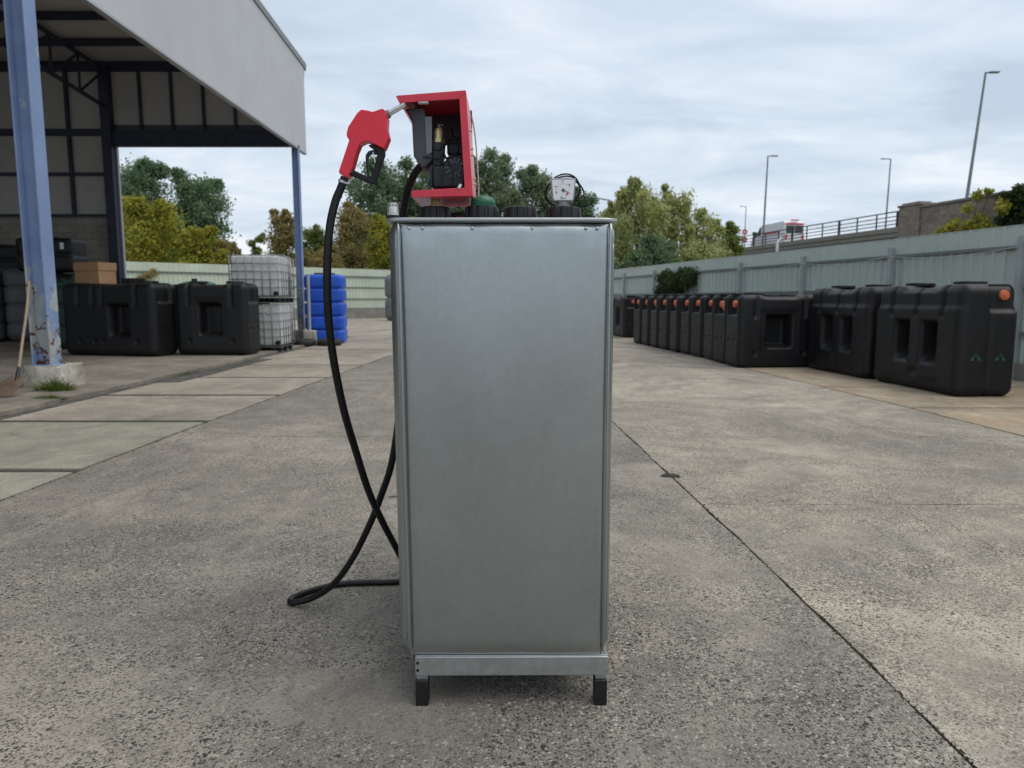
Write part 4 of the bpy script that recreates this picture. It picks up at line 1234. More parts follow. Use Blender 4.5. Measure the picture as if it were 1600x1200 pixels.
# ------------------------------------------------------------------ caged white tanks
pos, f = rounded_grid(1.14, 0.95, 0.98, 0.06, 0.06)
pos[:, 2] += 0.16
ME_BOT = grid_mesh('bottle', pos, f, M['ibc_white'])
BR = 0.011
ME_HX = MB().cyl((-0.60, 0, 0), (0.60, 0, 0), BR, seg=8).mesh('cage_bar', M['ibc_cage'], True)
ME_HY = MB().cyl((0, -0.50, 0), (0, 0.50, 0), BR, seg=8).mesh('cage_bar', M['ibc_cage'], True)
ME_VZ = MB().cyl((0, 0, 0.15), (0, 0, 1.155), BR, seg=8).mesh('cage_bar', M['ibc_cage'], True)
ME_BLK = MB().box((0, 0, 0), (0.14, 0.14, 0.09)).mesh('pallet_block', M['cap_black'])
ME_BRD = MB().box((0, 0, 0), (1.2, 0.12, 0.025)).mesh('pallet_runner', M['ibc_cage'])
def ibc(label, loc, a):
    t = thing('caged_tank', label, 'IBC tank', loc, R(a), 'white caged tanks')
    obj_from('bottle', ME_BOT, t)
    for k in range(6):
        z = 0.20 + 0.19 * k
        for y in (-0.50, 0.50): obj_from('cage_bar', ME_HX, t, (0, y, z))
        for x in (-0.60, 0.60): obj_from('cage_bar', ME_HY, t, (x, 0, z))
    for k in range(7):
        for y in (-0.522, 0.522): obj_from('cage_bar', ME_VZ, t, (-0.57 + 0.19 * k, y, 0))
    for k in range(5):
        for x in (-0.622, 0.622): obj_from('cage_bar', ME_VZ, t, (x, -0.40 + 0.20 * k, 0))
    for x in (-0.5, 0, 0.5):
        for y in (-0.42, 0, 0.42): obj_from('pallet_block', ME_BLK, t, (x, y, 0.075))
    for y in (-0.42, 0, 0.42):
        obj_from('pallet_runner', ME_BRD, t, (0, y, 0.0165))
        obj_from('pallet_runner', ME_BRD, t, (0, y, 0.1330))
    MB().lathe([(0.09, 1.135), (0.09, 1.185), (0.08, 1.19), (0.01, 1.19)], 20).build('lid', M['cap_black'], t, smooth=40)
    v = MB().cyl((0.50, -0.55, 0.24), (0.50, -0.44, 0.24), 0.055, seg=16).build('outlet_valve', M['cap_black'], t, smooth=40)
    return t
ibc('lower front white caged tank behind the black shed tank', (-6.20, 17.72, 0.004), 2)
ibc('upper front white caged tank, stacked nearest the camera', (-6.21, 17.71, 1.190), 3)
ibc('lower rear white caged tank beside the far blue post', (-6.52, 18.92, 0.004), -2)
ibc('upper rear white caged tank at the back of the stack', (-6.50, 18.90, 1.190), -1)

# tyres lying flat, and a pipe standing in a concrete block
for (x, y, lab) in ((-5.80, 19.75, 'old black tyre lying flat at the foot of the caged tanks'), (-5.10, 19.80, 'old black tyre lying flat in front of the blue tank')):
    prof = [(0.19, 0.03), (0.20, 0.0), (0.30, 0.0), (0.335, 0.03), (0.342, 0.09), (0.335, 0.15), (0.30, 0.18), (0.20, 0.18), (0.19, 0.15)]
    n = 36
    vs = [(r * math.cos(2 * math.pi * i / n), r * math.sin(2 * math.pi * i / n), z) for r, z in prof for i in range(n)]
    fs = [(k * n + i, k * n + (i + 1) % n, ((k + 1) % len(prof)) * n + (i + 1) % n, ((k + 1) % len(prof)) * n + i) for k in range(len(prof)) for i in range(n)]
    o = MB().add(vs, fs).build('tyre', M['tyre'], loc=(x, y, 0.006), smooth=50)
    tag(o, lab, 'tyre', 'old tyres by the blue tanks')
t = thing('pipe_stand', 'grey pipe standing in a concrete block before the blue tank', 'post', (-5.76, 20.30, 0.004))
MB().prism([(-0.17, -0.15), (0.17, -0.15), (0.15, 0.15), (-0.15, 0.15)], 0, 0.40, 'z').build('concrete_block', M['footing'], t, bevel=0.02)
MB().cyl((0.0, -0.05, 0.38), (0.0, -0.05, 1.98), 0.045, seg=16).build('pipe', M['fence_post'], t, smooth=40)

# ================================================================== open shed
shed = thing('open_shed', 'open sided steel shed with pale cladding and blue columns', 'shed', (0, 0, 0))
GXP = -6.65
def roof_z(y): return 8.66 + 0.066 * (23.6 - y)
# near column: I section, flanges parallel to the gable line
def icol(x, y, w_, dpt, z0, z1, mat, tf=0.022):
    mb = MB()
    mb.box((x - w_ / 2 + tf / 2, y, (z0 + z1) / 2), (tf, dpt, z1 - z0))
    mb.box((x + w_ / 2 - tf / 2, y, (z0 + z1) / 2), (tf, dpt, z1 - z0))
    mb.box((x, y, (z0 + z1) / 2), (w_ - 2 * tf, 0.016, z1 - z0))
    return mb.build('column', mat, shed, bevel=0.003)
icol(-6.735, 10.25, 0.27, 0.26, 0.33, 6.0, M['blue_steel'])
icol(-6.72, 22.75, 0.20, 0.20, 0.25, 6.03, M['blue_steel'], 0.016)
icol(-6.735, -2.0, 0.27, 0.26, 0.33, 6.0, M['blue_steel'])
def footing(x, y, s, h):
    m, nn = 14, 5
    vs, fs = [], []
    for k in range(nn + 1):
        v = k / nn
        hw = s * (0.5 - 0.05 * v)
        ring = rrect(hw, hw, hw * 0.22, 0, 3)
        for i, (px_, py_) in enumerate(ring):
            j = 1 + 0.045 * math.sin(i * 2.7 + k * 1.9) + 0.03 * math.sin(i * 5.3 - k * 3.1)
            vs.append((x + px_ * j, y + py_ * j, h * v + (0.02 * math.sin(i * 1.3) if k == nn else 0)))
    n = len(ring)
    for k in range(nn):
        for i in range(n):
            fs.append((k * n + i, k * n + (i + 1) % n, (k + 1) * n + (i + 1) % n, (k + 1) * n + i))
    fs.append(tuple(nn * n + i for i in range(n)))
    fs.append(tuple(range(n - 1, -1, -1)))
    return MB().add(vs, fs).build('footing', M['footing'], shed, smooth=35)
footing(-6.66, 10.25, 0.62, 0.345)
footing(-6.72, 22.75, 0.55, 0.30)
MB().box((-6.735, 10.25, 0.352), (0.36, 0.34, 0.02)).build('base_plate', M['blue_steel'], shed, bevel=0.003)
# gable cladding: vertical panels whose top follows the roof slope
y = -6.0
while y < 23.55:
    y1 = min(y + 1.15, 23.58)
    MB().prism([(y + 0.001, 5.95), (y1 - 0.001, 5.95), (y1 - 0.001, roof_z(y1) - 0.06), (y + 0.001, roof_z(y) - 0.06)], GXP - 0.03, GXP + 0.03, 'x').build('cladding_panel', M['cladding'], shed)
    y = y1
MB().box((GXP - 0.02, 8.8, 5.93), (0.12, 29.6, 0.04)).build('cladding_drip', M['verge'], shed)
MB().prism([(-6.0, roof_z(-6.0) - 0.055), (23.72, roof_z(23.72) - 0.055), (23.72, roof_z(23.72) + 0.12), (-6.0, roof_z(-6.0) + 0.12)], GXP - 0.10, GXP + 0.075, 'x').build('verge_trim', M['verge'], shed, bevel=0.01)
MB().prism([(-6.0, roof_z(-6.0) + 0.02), (23.74, roof_z(23.74) + 0.02), (23.74, roof_z(23.74) + 0.05), (-6.0, roof_z(-6.0) + 0.05)], GXP - 0.10, GXP + 0.083, 'x').build('verge_lip', M['fence_rail'], shed)
MB().box((-21.6, 23.76, roof_z(23.7) - 0.02), (30.0, 0.14, 0.14)).build('eaves_gutter', M['verge'], shed, bevel=0.02)
MB().box((GXP - 0.02, 23.66, roof_z(23.6) - 0.20), (0.07, 0.07, 0.24)).build('gutter_bracket', M['verge'], shed)
# roof, back and far walls keep the light out
MB().prism([(-6.0, roof_z(-6.0)), (23.6, roof_z(23.6)), (23.6, roof_z(23.6) + 0.05), (-6.0, roof_z(-6.0) + 0.05)], -36.0, GXP - 0.105, 'x').build('roof_sheet', M['roof_sheet'], shed)
MB().box((-36.05, 8.8, 5.0), (0.1, 29.6, 10.0)).build('rear_wall', M['inner_panel'], shed)
for k in range(18):
    yy = 23.25 - 1.65 * k
    MB().box((-21.4, yy, roof_z(yy) - 0.115), (29.2, 0.075, 0.20)).build('purlin', M['dark_blue'], shed)
# far wall (eaves side)
WY = 23.42
IPX = -12.80
MB().box((-24.4, WY + 0.06, 1.97), (23.2, 0.18, 3.94)).build('block_wall', M['block'], shed)
for x in [IPX - 0.12 - 1.155 * k for k in range(1, 13)]:
    for (z0, z1) in ((3.99, 5.22), (5.31, 6.50), (6.62, 8.60)):
        MB().box((x + 0.5775, WY + 0.05, (z0 + z1) / 2), (1.148, 0.05, z1 - z0)).build('wall_panel', M['inner_panel'], shed)
for z, hh in ((3.965, 0.09), (5.265, 0.10), (6.56, 0.20)):
    MB().box((-24.4, WY - 0.04, z), (23.1, 0.14, hh)).build('girt', M['dark_blue'], shed)
for x in (-14.10, -15.55, -17.0, -19.4, -22.8):
    MB().box((x, WY - 0.055, 6.3), (0.10, 0.10, 4.6)).build('wall_stud', M['dark_blue'], shed)
for k in range(7):
    x0 = IPX + 0.02 + 1.0 * k
    x1 = min(x0 + 0.995, -6.80)
    if x1 - x0 < 0.05: continue
    MB().box(((x0 + x1) / 2, WY + 0.05, 7.65), (x1 - x0 - 0.006, 0.05, 1.90)).build('wall_panel', M['inner_panel'], shed)
    MB().box((x1, WY - 0.03, 7.55), (0.075, 0.10, 2.1)).build('wall_stud', M['dark_blue'], shed)
MB().box((-9.72, WY - 0.05, 6.36), (6.0, 0.16, 0.50)).build('lintel_beam', M['dark_blue'], shed, bevel=0.005)
MB().box((-9.72, WY + 0.02, 6.70), (6.0, 0.04, 0.20)).build('lintel_panel', M['dark_sheet'], shed)
MB().box((-21.4, WY - 0.05, 8.53), (29.3, 0.16, 0.22)).build('eaves_beam', M['dark_blue'], shed)
MB().box((IPX - 0.02, WY - 0.12, 4.25), (0.30, 0.26, 8.5)).build('inner_post', M['dark_blue'], shed, bevel=0.005)
MB().box((IPX + 0.155, WY + 0.04, 3.1), (0.05, 0.10, 6.1)).build('opening_trim', M['cladding'], shed)
# trusses running towards the camera
for tx in (IPX, -19.0):
    nodes_b = [(WY - 0.2 - 1.3 * k, 7.30 + 0.085 * k * 1.3) for k in range(0, 14)]
    a, b = nodes_b[0], nodes_b[-1]
    MB().beam((tx, a[0], a[1]), (tx, b[0], b[1]), 0.09, 0.09).build('truss_chord', M['dark_blue'], shed)
    MB().beam((tx, WY - 0.1, roof_z(WY) - 0.26), (tx, b[0], roof_z(b[0]) - 0.26), 0.10, 0.10).build('truss_chord', M['dark_blue'], shed)
    for k in range(1, len(nodes_b)):
        yb, zb = nodes_b[k]
        MB().beam((tx, yb, zb), (tx, yb, roof_z(yb) - 0.26), 0.055, 0.055).build('truss_web', M['dark_blue'], shed)
        ya = nodes_b[k - 1][0]
        MB().beam((tx, yb, zb), (tx, ya, roof_z(ya) - 0.30), 0.055, 0.055).build('truss_web', M['dark_blue'], shed)

# ------------------------------------------------------------------ shovel leaning on the blue column
sh = thing('shovel', 'rusty shovel with a long wooden handle leaning on the blue column', 'shovel', (-6.50, 9.05, 0.045))
MB().tube([(0.05, 0.16, 0.24), (-0.06, 0.45, 0.66), (-0.17, 0.75, 1.08), (-0.29, 1.03, 1.50)], 0.018, 10, 5).build('handle', M['wood'], sh, smooth=True)
MB().cyl((0.055, 0.12, 0.19), (0.02, 0.24, 0.36), 0.027, 0.022, 12).build('socket', M['black_metal'], sh, smooth=40)
vs, fs = [], []
for j in range(9):
    v = j / 8
    hw = 0.07 + 0.10 * min(1, v * 1.8) ** 0.7
    for i in range(9):
        u = i / 8 * 2 - 1
        vs.append((0.055 - 0.14 * v + u * hw, 0.12 - 0.20 * v + 0.045 * u * u * (1 - 0.5 * v), 0.225 - 0.215 * v + 0.035 * u * u * (1 - v)))
for j in range(8):
    for i in range(8):
        a = j * 9 + i
        fs.append((a, a + 1, a + 10, a + 9))
b_ = MB().add(vs, fs).build('blade', M['spade'], sh, smooth=True)
m_ = b_.modifiers.new('thick', 'SOLIDIFY'); m_.thickness = 0.004

# grass tufts
def tuft(name, label, loc, rx, ry, hgt, n):
    vs, fs = [], []
    for k in range(n):
        a = random.uniform(0, 2 * math.pi)
        q = random.random() ** 0.6
        bx, by = q * rx * math.cos(a), q * ry * math.sin(a)
        h = hgt * random.uniform(0.4, 1.0) * (1.1 - 0.6 * q)
        dx, dy = random.gauss(0, 0.35) * h + 0.5 * bx, random.gauss(0, 0.35) * h + 0.3 * by
        ca, sa = math.cos(a + 1.3), math.sin(a + 1.3)
        wd = random.uniform(0.003, 0.006)
        o = len(vs)
        for t_, ww in ((0, 1), (0.5, 0.8), (1.0, 0.05)):
            x, y, z = bx + dx * t_ * t_, by + dy * t_ * t_, h * (t_ - 0.25 * t_ * t_ * t_)
            vs += [(x - ca * wd * ww, y - sa * wd * ww, z), (x + ca * wd * ww, y + sa * wd * ww, z)]
        fs += [(o, o + 1, o + 3, o + 2), (o + 2, o + 3, o + 5, o + 4)]
    me = bpy.data.meshes.new(name)
    me.from_pydata(vs, [], fs)
    me.materials.append(L['grass'])
    o = bpy.data.objects.new(name, me)
    COL.objects.link(o)
    o.location = loc
    tag(o, label, 'grass')
tuft('grass_tuft', 'tall green grass tuft growing against the concrete footing', (-6.30, 9.72, 0.04), 0.26, 0.14, 0.30, 420)
tuft('grass_tuft', 'low flat grass tuft at the broken shed floor edge', (-5.86, 8.95, 0.03), 0.20, 0.10, 0.10, 260)
tuft('grass_tuft', 'small weedy tuft in the gutter strip further along', (-5.62, 12.2, -0.01), 0.10, 0.35, 0.09, 180)

# ================================================================== right fence
FD = Vector((-0.228, 1, 0)).normalized()
FN = Vector((-FD.y, FD.x, 0))                     # towards the yard
F0 = Vector((8.165, 11.21, 0))
def fp(s, off=0.0, z=0.0): return F0 + FD * s + FN * off + Vector((0, 0, z))
rf = thing('yard_fence', 'grey green corrugated metal fence along the row of black tanks', 'fence')
FROT = math.atan2(FD.y, FD.x)
bays = [2.94 + 2.78 * k for k in range(-7, 14)]
posts = [s for s in bays]
def corr(s0, s1, z0, z1, off, mat, parent, place, pitch=0.19, dep=0.028, name='panel'):
    """ribbed sheet between two stations"""
    vs, fs = [], []
    n = int((s1 - s0) / pitch)
    st = []
    for k in range(n + 1):
        b = s0 + k * (s1 - s0) / n
        pw = (s1 - s0) / n
        for q, dd in ((0.0, 0), (0.62, 0), (0.70, dep), (0.92, dep)):
            if k == n and q > 0: break
            st.append((b + q * pw, dd))
    for s, dd in st:
        for z in (z0, z1):
            vs.append(place(s, off + dd, z))
    for i in range(len(st) - 1):
        fs.append((2 * i, 2 * i + 2, 2 * i + 3, 2 * i + 1))
    return MB().add(vs, fs).build(name, mat, parent)
for a, b in zip(bays[:-1], bays[1:]):
    corr(a, b, 0.28, 2.18, 0.0, M['fence'], rf, fp, pitch=0.21)
    corr(a + 0.003, b - 0.003, 2.150, 2.455, 0.055, M['fence'], rf, fp, pitch=0.21, dep=0.010, name='cap_panel')
    for z in (1.46, 0.75):
        MB().beam(fp(a + 0.06, 0.055, z), fp(b - 0.06, 0.055, z), 0.05, 0.055).build('rail', M['fence_rail'], rf)
    MB().beam(fp(a + 0.06, 0.035, 2.120), fp(b - 0.06, 0.035, 2.120), 0.05, 0.05).build('rail', M['fence_rail'], rf)
    MB().beam(fp(a, 0.0, 2.462), fp(b - 0.004, 0.0, 2.462), 0.13, 0.012).build('top_flashing', M['fence'], rf)
for s in posts:
    p = fp(s, 0.115, 1.14)
    MB().box(p, (0.085, 0.095, 2.30), FROT).build('post', M['fence_post'], rf, bevel=0.004)
for a, b in zip(bays[:-1], bays[1:]):
    MB().beam(fp(a + 0.004, 0.0, 0.14), fp(b - 0.004, 0.0, 0.14), 0.22, 0.29).build('base_block', M['base_wall'], rf, bevel=0.01)
# sagging cable between posts
cbl = thing('fence_cable', 'thin pale cable sagging between posts of the corrugated fence', 'cable')
for a, b in zip(posts[6:9], posts[7:10]):
    pts = [fp(a + (b - a) * k / 8, 0.175, 2.12 - 0.09 * 4 * (k / 8) * (1 - k / 8)) for k in range(9)]
    MB().tube(pts, 0.006, 6, 3).build('cable_span', M['cable'], cbl, smooth=True)

# ------------------------------------------------------------------ mint fence at the back
bf_ = thing('back_fence', 'mint green corrugated fence across the far end of the yard', 'fence')
B0, B1 = Vector((-34.0, 30.0, 0)), Vector((-1.2, 54.0, 0))
# direction from the two sighted ends (-20.6, 38) and (-9.9, 48)
B0 = Vector((-32.4, 27.0, 0)); BD = Vector((10.7, 10.0, 0)).normalized(); BN = Vector((BD.y, -BD.x, 0))
def bp(s, off=0.0, z=0.0): return B0 + BD * s + BN * off + Vector((0, 0, z))
bst = [3.0 * k for k in range(0, 15)]
for a, b in zip(bst[:-1], bst[1:]):
    corr(a, b, 0.70, 3.10, 0.0, M['fence_mint'], bf_, bp, pitch=0.25, dep=0.03)
    corr(a + 0.003, b - 0.003, 2.80, 3.27, 0.07, M['fence_mint'], bf_, bp, pitch=0.25, dep=0.01, name='cap_panel')
    for z in (1.30, 2.05, 2.74):
        MB().beam(bp(a, 0.05, z), bp(b - 0.004, 0.05, z), 0.05, 0.06).build('rail', M['fence_rail'], bf_)
    MB().beam(bp(a, 0.05, 0.36), bp(b - 0.004, 0.05, 0.36), 0.35, 0.72).build('base_block', M['base_wall'], bf_, bevel=0.02)

# ================================================================== vegetation
def leaves(centres, radii, per, size, droop=0.0, squash=0.85, aspect=0.55):
    """numpy cloud of leaf quads on fuzzy clumps"""
    C = np.repeat(np.asarray(centres), per, axis=0)
    Rr = np.repeat(np.asarray(radii), per)
    n = len(C)
    dv = rng.normal(size=(n, 3))
    dv /= np.linalg.norm(dv, axis=1, keepdims=True)
    rad = Rr * (rng.random(n) ** 0.55) * rng.uniform(0.7, 1.45, n)
    p = C + dv * rad[:, None] * np.array([1, 1, squash])
    if droop:
        p[:, 2] -= droop * rng.random(n) ** 2 * (0.4 + rad)
    nr = dv * 0.8 + rng.normal(size=(n, 3)) * 0.9 + np.array([0, 0, 0.35])
    nr /= np.linalg.norm(nr, axis=1, keepdims=True)
    a = np.cross(nr, rng.normal(size=(n, 3)))
    if droop:
        a = a * 0.5 + np.array([0, 0, -1.0])
        a -= nr * np.sum(a * nr, axis=1, keepdims=True)
    a /= np.maximum(np.linalg.norm(a, axis=1, keepdims=True), 1e-6)
    b = np.cross(nr, a)
    s = size * rng.uniform(0.55, 1.35, n)[:, None]
    v = np.stack([p - a * s, p + b * s * aspect, p + a * s, p - b * s * aspect], 1).reshape(-1, 3)
    return v, np.arange(4 * n).reshape(-1, 4)

def leaf_obj(name, v, f, mat, parent=None):
    me = bpy.data.meshes.new(name)
    me.vertices.add(len(v)); me.vertices.foreach_set('co', v.ravel())
    me.loops.add(f.size); me.loops.foreach_set('vertex_index', f.ravel().astype(np.int32))
    me.polygons.add(len(f)); me.polygons.foreach_set('loop_start', np.arange(0, f.size, 4, dtype=np.int32))
    me.update(calc_edges=True)
    me.materials.append(mat)
    o = bpy.data.objects.new(name, me)
    COL.objects.link(o)
    o.parent = parent
    return o

def tree(name, label, x, y, hgt, wid, mat, shape='round', base=0.12, n=26, per=260, size=0.22, droop=0.0, group='trees beyond the fences', cat='tree', seed=None):
    t = thing(name, label, cat, (x, y, 0), 0, group)
    cs, rs = [], []
    for k in range(n):
        v = (k + rng.random()) / n
        z = hgt * (base + (0.93 - base) * v)
        if shape == 'round':
            env = math.sin(math.pi * min(1, 0.14 + 0.80 * v)) ** 0.55
        elif shape == 'cone':
            env = (1 - v) ** 0.75 * 0.95 + 0.08
        elif shape == 'column':
            env = 0.75 * math.sin(math.pi * min(1, 0.2 + 0.74 * v)) ** 0.5
        else:   # ragged
            env = (0.55 + 0.45 * rng.random()) * math.sin(math.pi * min(1, 0.22 + 0.72 * v)) ** 0.6
        a = k * 2.399 + rng.random() * 0.8
        q = (0.25 + 0.75 * rng.random() ** 0.5) * env * wid * 0.40
        cs.append((q * math.cos(a), q * math.sin(a), z))
        rs.append(wid * (0.13 + 0.10 * rng.random()) * (0.55 + 0.5 * env))
    # top shoots make the outline uneven
    for k in range(int(n * 0.5)):
        a = rng.random() * 6.28
        i = int(rng.integers(n // 3, n))
        c = cs[i]
        cs.append((c[0] * 1.25 + 0.2 * math.cos(a), c[1] * 1.25 + 0.2 * math.sin(a), min(hgt * 0.97, c[2] + rs[i] * 0.9)))
        rs.append(rs[i] * 0.45)
    v, f = leaves(cs, rs, per, size, droop)
    leaf_obj('crown', v, f, mat, t)
    mb = MB()
    tr = 0.022 * hgt
    mb.tube([(0, 0, -0.05), (0.01 * hgt, 0.0, hgt * 0.3), (-0.01 * hgt, 0.01 * hgt, hgt * 0.6), (0, 0, hgt * 0.9)], lambda q: tr * (1 - 0.85 * q) + 0.01, 8, 3)
    for k in range(0, n, 2):
        c = Vector(cs[k])
        b0 = Vector((0, 0, max(0.5, c.z - 0.35 * math.hypot(c.x, c.y) - 0.06 * hgt)))
        mb.tube([b0, (b0 + c) / 2 + Vector((0, 0, 0.04 * hgt)), c], lambda q: tr * 0.35 * (1 - 0.75 * q), 5, 2)
    mb.build('trunk', M['bark'], t, smooth=True)
    return t

def TP(px, Y): return (px - 800) / 1109.0 * Y * 1.0065
def TH(py, Y): return 1.30 + (467 - py) / 1109.0 * Y
# (metres worked out beforehand from the sight lines)
TREES = [
    # label, px, top, Y, width m, leaf, shape, n, per, size, droop
    ('tall dark green tree seen through the shed opening, next to the inner post', 222, 258, 74, 10.5, 'dark', 'round', 40, 300, 0.26, 0),
    ('rounded dark green tree to the right of the tallest one in the shed opening', 322, 274, 72, 8.2, 'dark', 'round', 34, 300, 0.26, 0),
    ('yellow green bushy tree in front of the dark trees in the opening', 242, 316, 56, 7.0, 'yellow', 'round', 34, 300, 0.20, 0),
    ('low yellow green bush beside the bushy yellow tree over the mint fence', 318, 356, 54, 4.6, 'yellow', 'ragged', 24, 260, 0.18, 0),
    ('low brownish bush above the caged white tanks', 362, 372, 56, 3.6, 'brown', 'ragged', 18, 240, 0.18, 0),
    ('small slender young tree standing alone against the sky', 408, 360, 58, 2.2, 'mid', 'column', 14, 180, 0.16, 0),
    ('ragged golden brown tree behind the far blue post', 455, 330, 56, 4.4, 'brown', 'ragged', 24, 220, 0.18, 0),
    ('green bush between the golden tree and the hanging hose', 500, 352, 60, 4.0, 'mid', 'ragged', 24, 230, 0.18, 0),
    ('russet brown tree just right of the hanging hose', 556, 318, 58, 4.8, 'brown', 'ragged', 28, 240, 0.18, 0),
    ('yellow green tree against the left edge of the steel tank', 606, 338, 52, 4.0, 'yellow', 'ragged', 26, 240, 0.17, 0),
    ('broad dark tree behind the pump cabinet', 612, 262, 82, 12.0, 'dark', 'round', 42, 300, 0.28, 0),
    ('grey green poplar rising behind the pump cabinet side', 690, 256, 84, 10.0, 'poplar', 'round', 36, 290, 0.28, 0),
    ('tallest grey green poplar above the green vent dome', 762, 250, 84, 11.0, 'poplar', 'round', 40, 290, 0.28, 0),
    ('grey green poplar left of the dial gauge', 832, 264, 82, 9.0, 'poplar', 'round', 36, 290, 0.28, 0),
    ('low dark green tree right of the dial gauge', 900, 296, 78, 6.5, 'dark', 'round', 28, 260, 0.26, 0),
    ('yellowish small willow touching the right rim of the steel tank', 950, 314, 50, 3.2, 'willow', 'ragged', 24, 200, 0.17, 1.2),
    ('tall pale willow beside the steel tank, the highest on that side', 992, 280, 48, 4.6, 'willow', 'round', 36, 210, 0.17, 1.3),
    ('loose airy willow to the right of the tallest willow', 1048, 286, 50, 4.6, 'willow', 'ragged', 28, 170, 0.17, 1.2),
    ('thin sparse birch between the airy willow and the viaduct', 1092, 324, 54, 4.2, 'willow', 'ragged', 26, 190, 0.16, 0.6),
    ('small conical green tree at the end of the viaduct', 1134, 342, 56, 3.8, 'mid', 'cone', 26, 240, 0.16, 0),
    ('low dark green bush under the willows over the grey fence', 1020, 375, 44, 5.0, 'dark', 'ragged', 20, 230, 0.16, 0),
    ('low olive bush under the birch over the grey fence', 1095, 382, 46, 4.5, 'willow', 'ragged', 20, 230, 0.16, 0),
    ('broad green bush filling the gap beneath the central trees', 660, 345, 66, 6.5, 'mid', 'ragged', 26, 250, 0.2, 0),
    ('low yellow green bush low behind the tank caps', 820, 345, 62, 8.0, 'poplar', 'ragged', 28, 250, 0.2, 0),
    ('low brown green bush behind the mint fence by the blue tank', 520, 388, 52, 4.5, 'brown', 'ragged', 20, 240, 0.17, 0),
]
for lab, px_, py_, Y, wm, lf, shp, n, per, sz, drp in TREES:
    per, sz = int(per * 2.1), sz * 0.62
    tree('tree' if 'bush' not in lab.split(' ')[1:4] else 'bush', lab, TP(px_, Y), Y, TH(py_, Y), wm, L[lf], shp, 0.10, n, per, sz, drp,
         cat='bush' if ' bush' in lab and 'bushy' not in lab else 'tree')

# ivy clump on the grey fence
iv = thing('fence_ivy', 'dark clump of ivy hanging over the grey fence above the black tanks', 'ivy', tuple(fp(12.3, 0.0, 0)))
cs, rs = [], []
for k in range(26):
    q = fp(11.0 + 2.6 * rng.random(), 0.14 + 0.10 * rng.random(), 1.40 + 0.78 * rng.random() ** 0.8) - fp(12.3)
    cs.append(tuple(q)); rs.append(0.17 + 0.11 * rng.random())
v, f = leaves(cs, rs, 260, 0.045, 0.3)
leaf_obj('foliage', v, f, L['ivy'], iv)
cs = [tuple(fp(11.8 + 1.5 * rng.random(), 0.24, 1.35 + 0.45 * rng.random()) - fp(12.3)) for k in range(14)]
v, f = leaves(cs, [0.2] * 14, 170, 0.045, 0.3)
leaf_obj('dry_foliage', v, f, L['ivy_brown'], iv)
# dry plant on the mint fence seen over the shed tanks
iv = thing('fence_creeper', 'small dry creeper on the mint fence over the black shed tanks', 'creeper', tuple(bp(17.3, 0.1, 2.35)))
v, f = leaves([(0.3 * math.cos(k), 0.3 * math.sin(k), 0.12 * k - 0.4) for k in range(8)], [0.25] * 8, 60, 0.09, 0.2)
leaf_obj('foliage', v, f, L['brown'], iv)

# ================================================================== viaduct, retaining wall, lamps, vehicles
VD = Vector((-0.215, 1, 0)).normalized()
VN = Vector((-VD.y, VD.x, 0))            # towards the camera side (left)
V0 = Vector((25.6, 47.0, 0))
def vp(s, off=0.0, z=0.0): return V0 + VD * s + VN * off + Vector((0, 0, z))
via = thing('viaduct', 'raised concrete road viaduct with dark railing beyond the fence', 'viaduct')
SEG = 8.0
for k in range(6):
    a, b = k * SEG + 0.01, (k + 1) * SEG - 0.01
    MB().beam(vp(a, 0.0, 5.83), vp(b, 0.0, 5.83), 0.42, 0.34).build('edge_beam', M['deck'], via, bevel=0.02)
    MB().beam(vp(a, -0.02, 5.50), vp(b, -0.02, 5.50), 0.30, 0.30).build('parapet_skirt', M['deck'], via)
    MB().beam(vp(a, -6.0, 5.55), vp(b, -6.0, 5.55), 11.4, 0.30).build('deck', M['deck'], via)
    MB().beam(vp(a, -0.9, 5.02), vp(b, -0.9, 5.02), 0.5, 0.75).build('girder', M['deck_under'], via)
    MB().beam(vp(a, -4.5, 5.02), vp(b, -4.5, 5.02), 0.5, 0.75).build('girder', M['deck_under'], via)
    MB().beam(vp(a, -11.6, 5.9), vp(b, -11.6, 5.9), 0.4, 0.5).build('far_beam', M['deck'], via)
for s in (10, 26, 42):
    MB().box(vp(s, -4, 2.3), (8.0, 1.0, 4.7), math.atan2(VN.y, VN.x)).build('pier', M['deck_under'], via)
for k in range(24):
    s = 0.8 + 1.95 * k
    thick = 0.13 if k % 3 == 0 else 0.07
    MB().box(vp(s, 0.0, 6.52), (thick, thick, 1.06), math.atan2(VD.y, VD.x)).build('railing_post', M['railing'], via)
for z in (6.22, 6.46, 6.72, 7.02):
    MB().beam(vp(0.0, 0.0, z), vp(47.0, 0.0, z), 0.05, 0.055 if z < 7 else 0.075).build('railing_bar', M['railing'], via)
# retaining wall with coping
rw = thing('stone_wall', 'old rubble stone wall with coping rising beyond the grey fence', 'wall')
MB().prism([(p.x, p.y) for p in (vp(0.0, 0.35), vp(-24.0, 0.35), vp(-24.0, -0.4), vp(0.0, -0.4))], -0.05, 6.95, 'z').build('masonry', M['stone'], rw)
for k in range(12):
    MB().beam(vp(-0.9 - 2.0 * k, -0.02, 7.03), vp(-2.88 - 2.0 * k, -0.02, 7.03), 0.95, 0.16).build('coping_stone', M['coping'], rw, bevel=0.03)
MB().beam(vp(0.15, -0.02, 3.55), vp(-1.6, -0.02, 3.55), 1.02, 7.2).build('end_pier', M['stone'], rw, bevel=0.03)
MB().beam(vp(0.25, -0.02, 7.22), vp(-1.7, -0.02, 7.22), 1.14, 0.14).build('pier_cap', M['coping'], rw, bevel=0.03)
MB().beam(vp(0.0, -0.02, 7.34), vp(-1.5, -0.02, 7.34), 0.9, 0.10).build('pier_crown', M['coping'], rw, bevel=0.04)
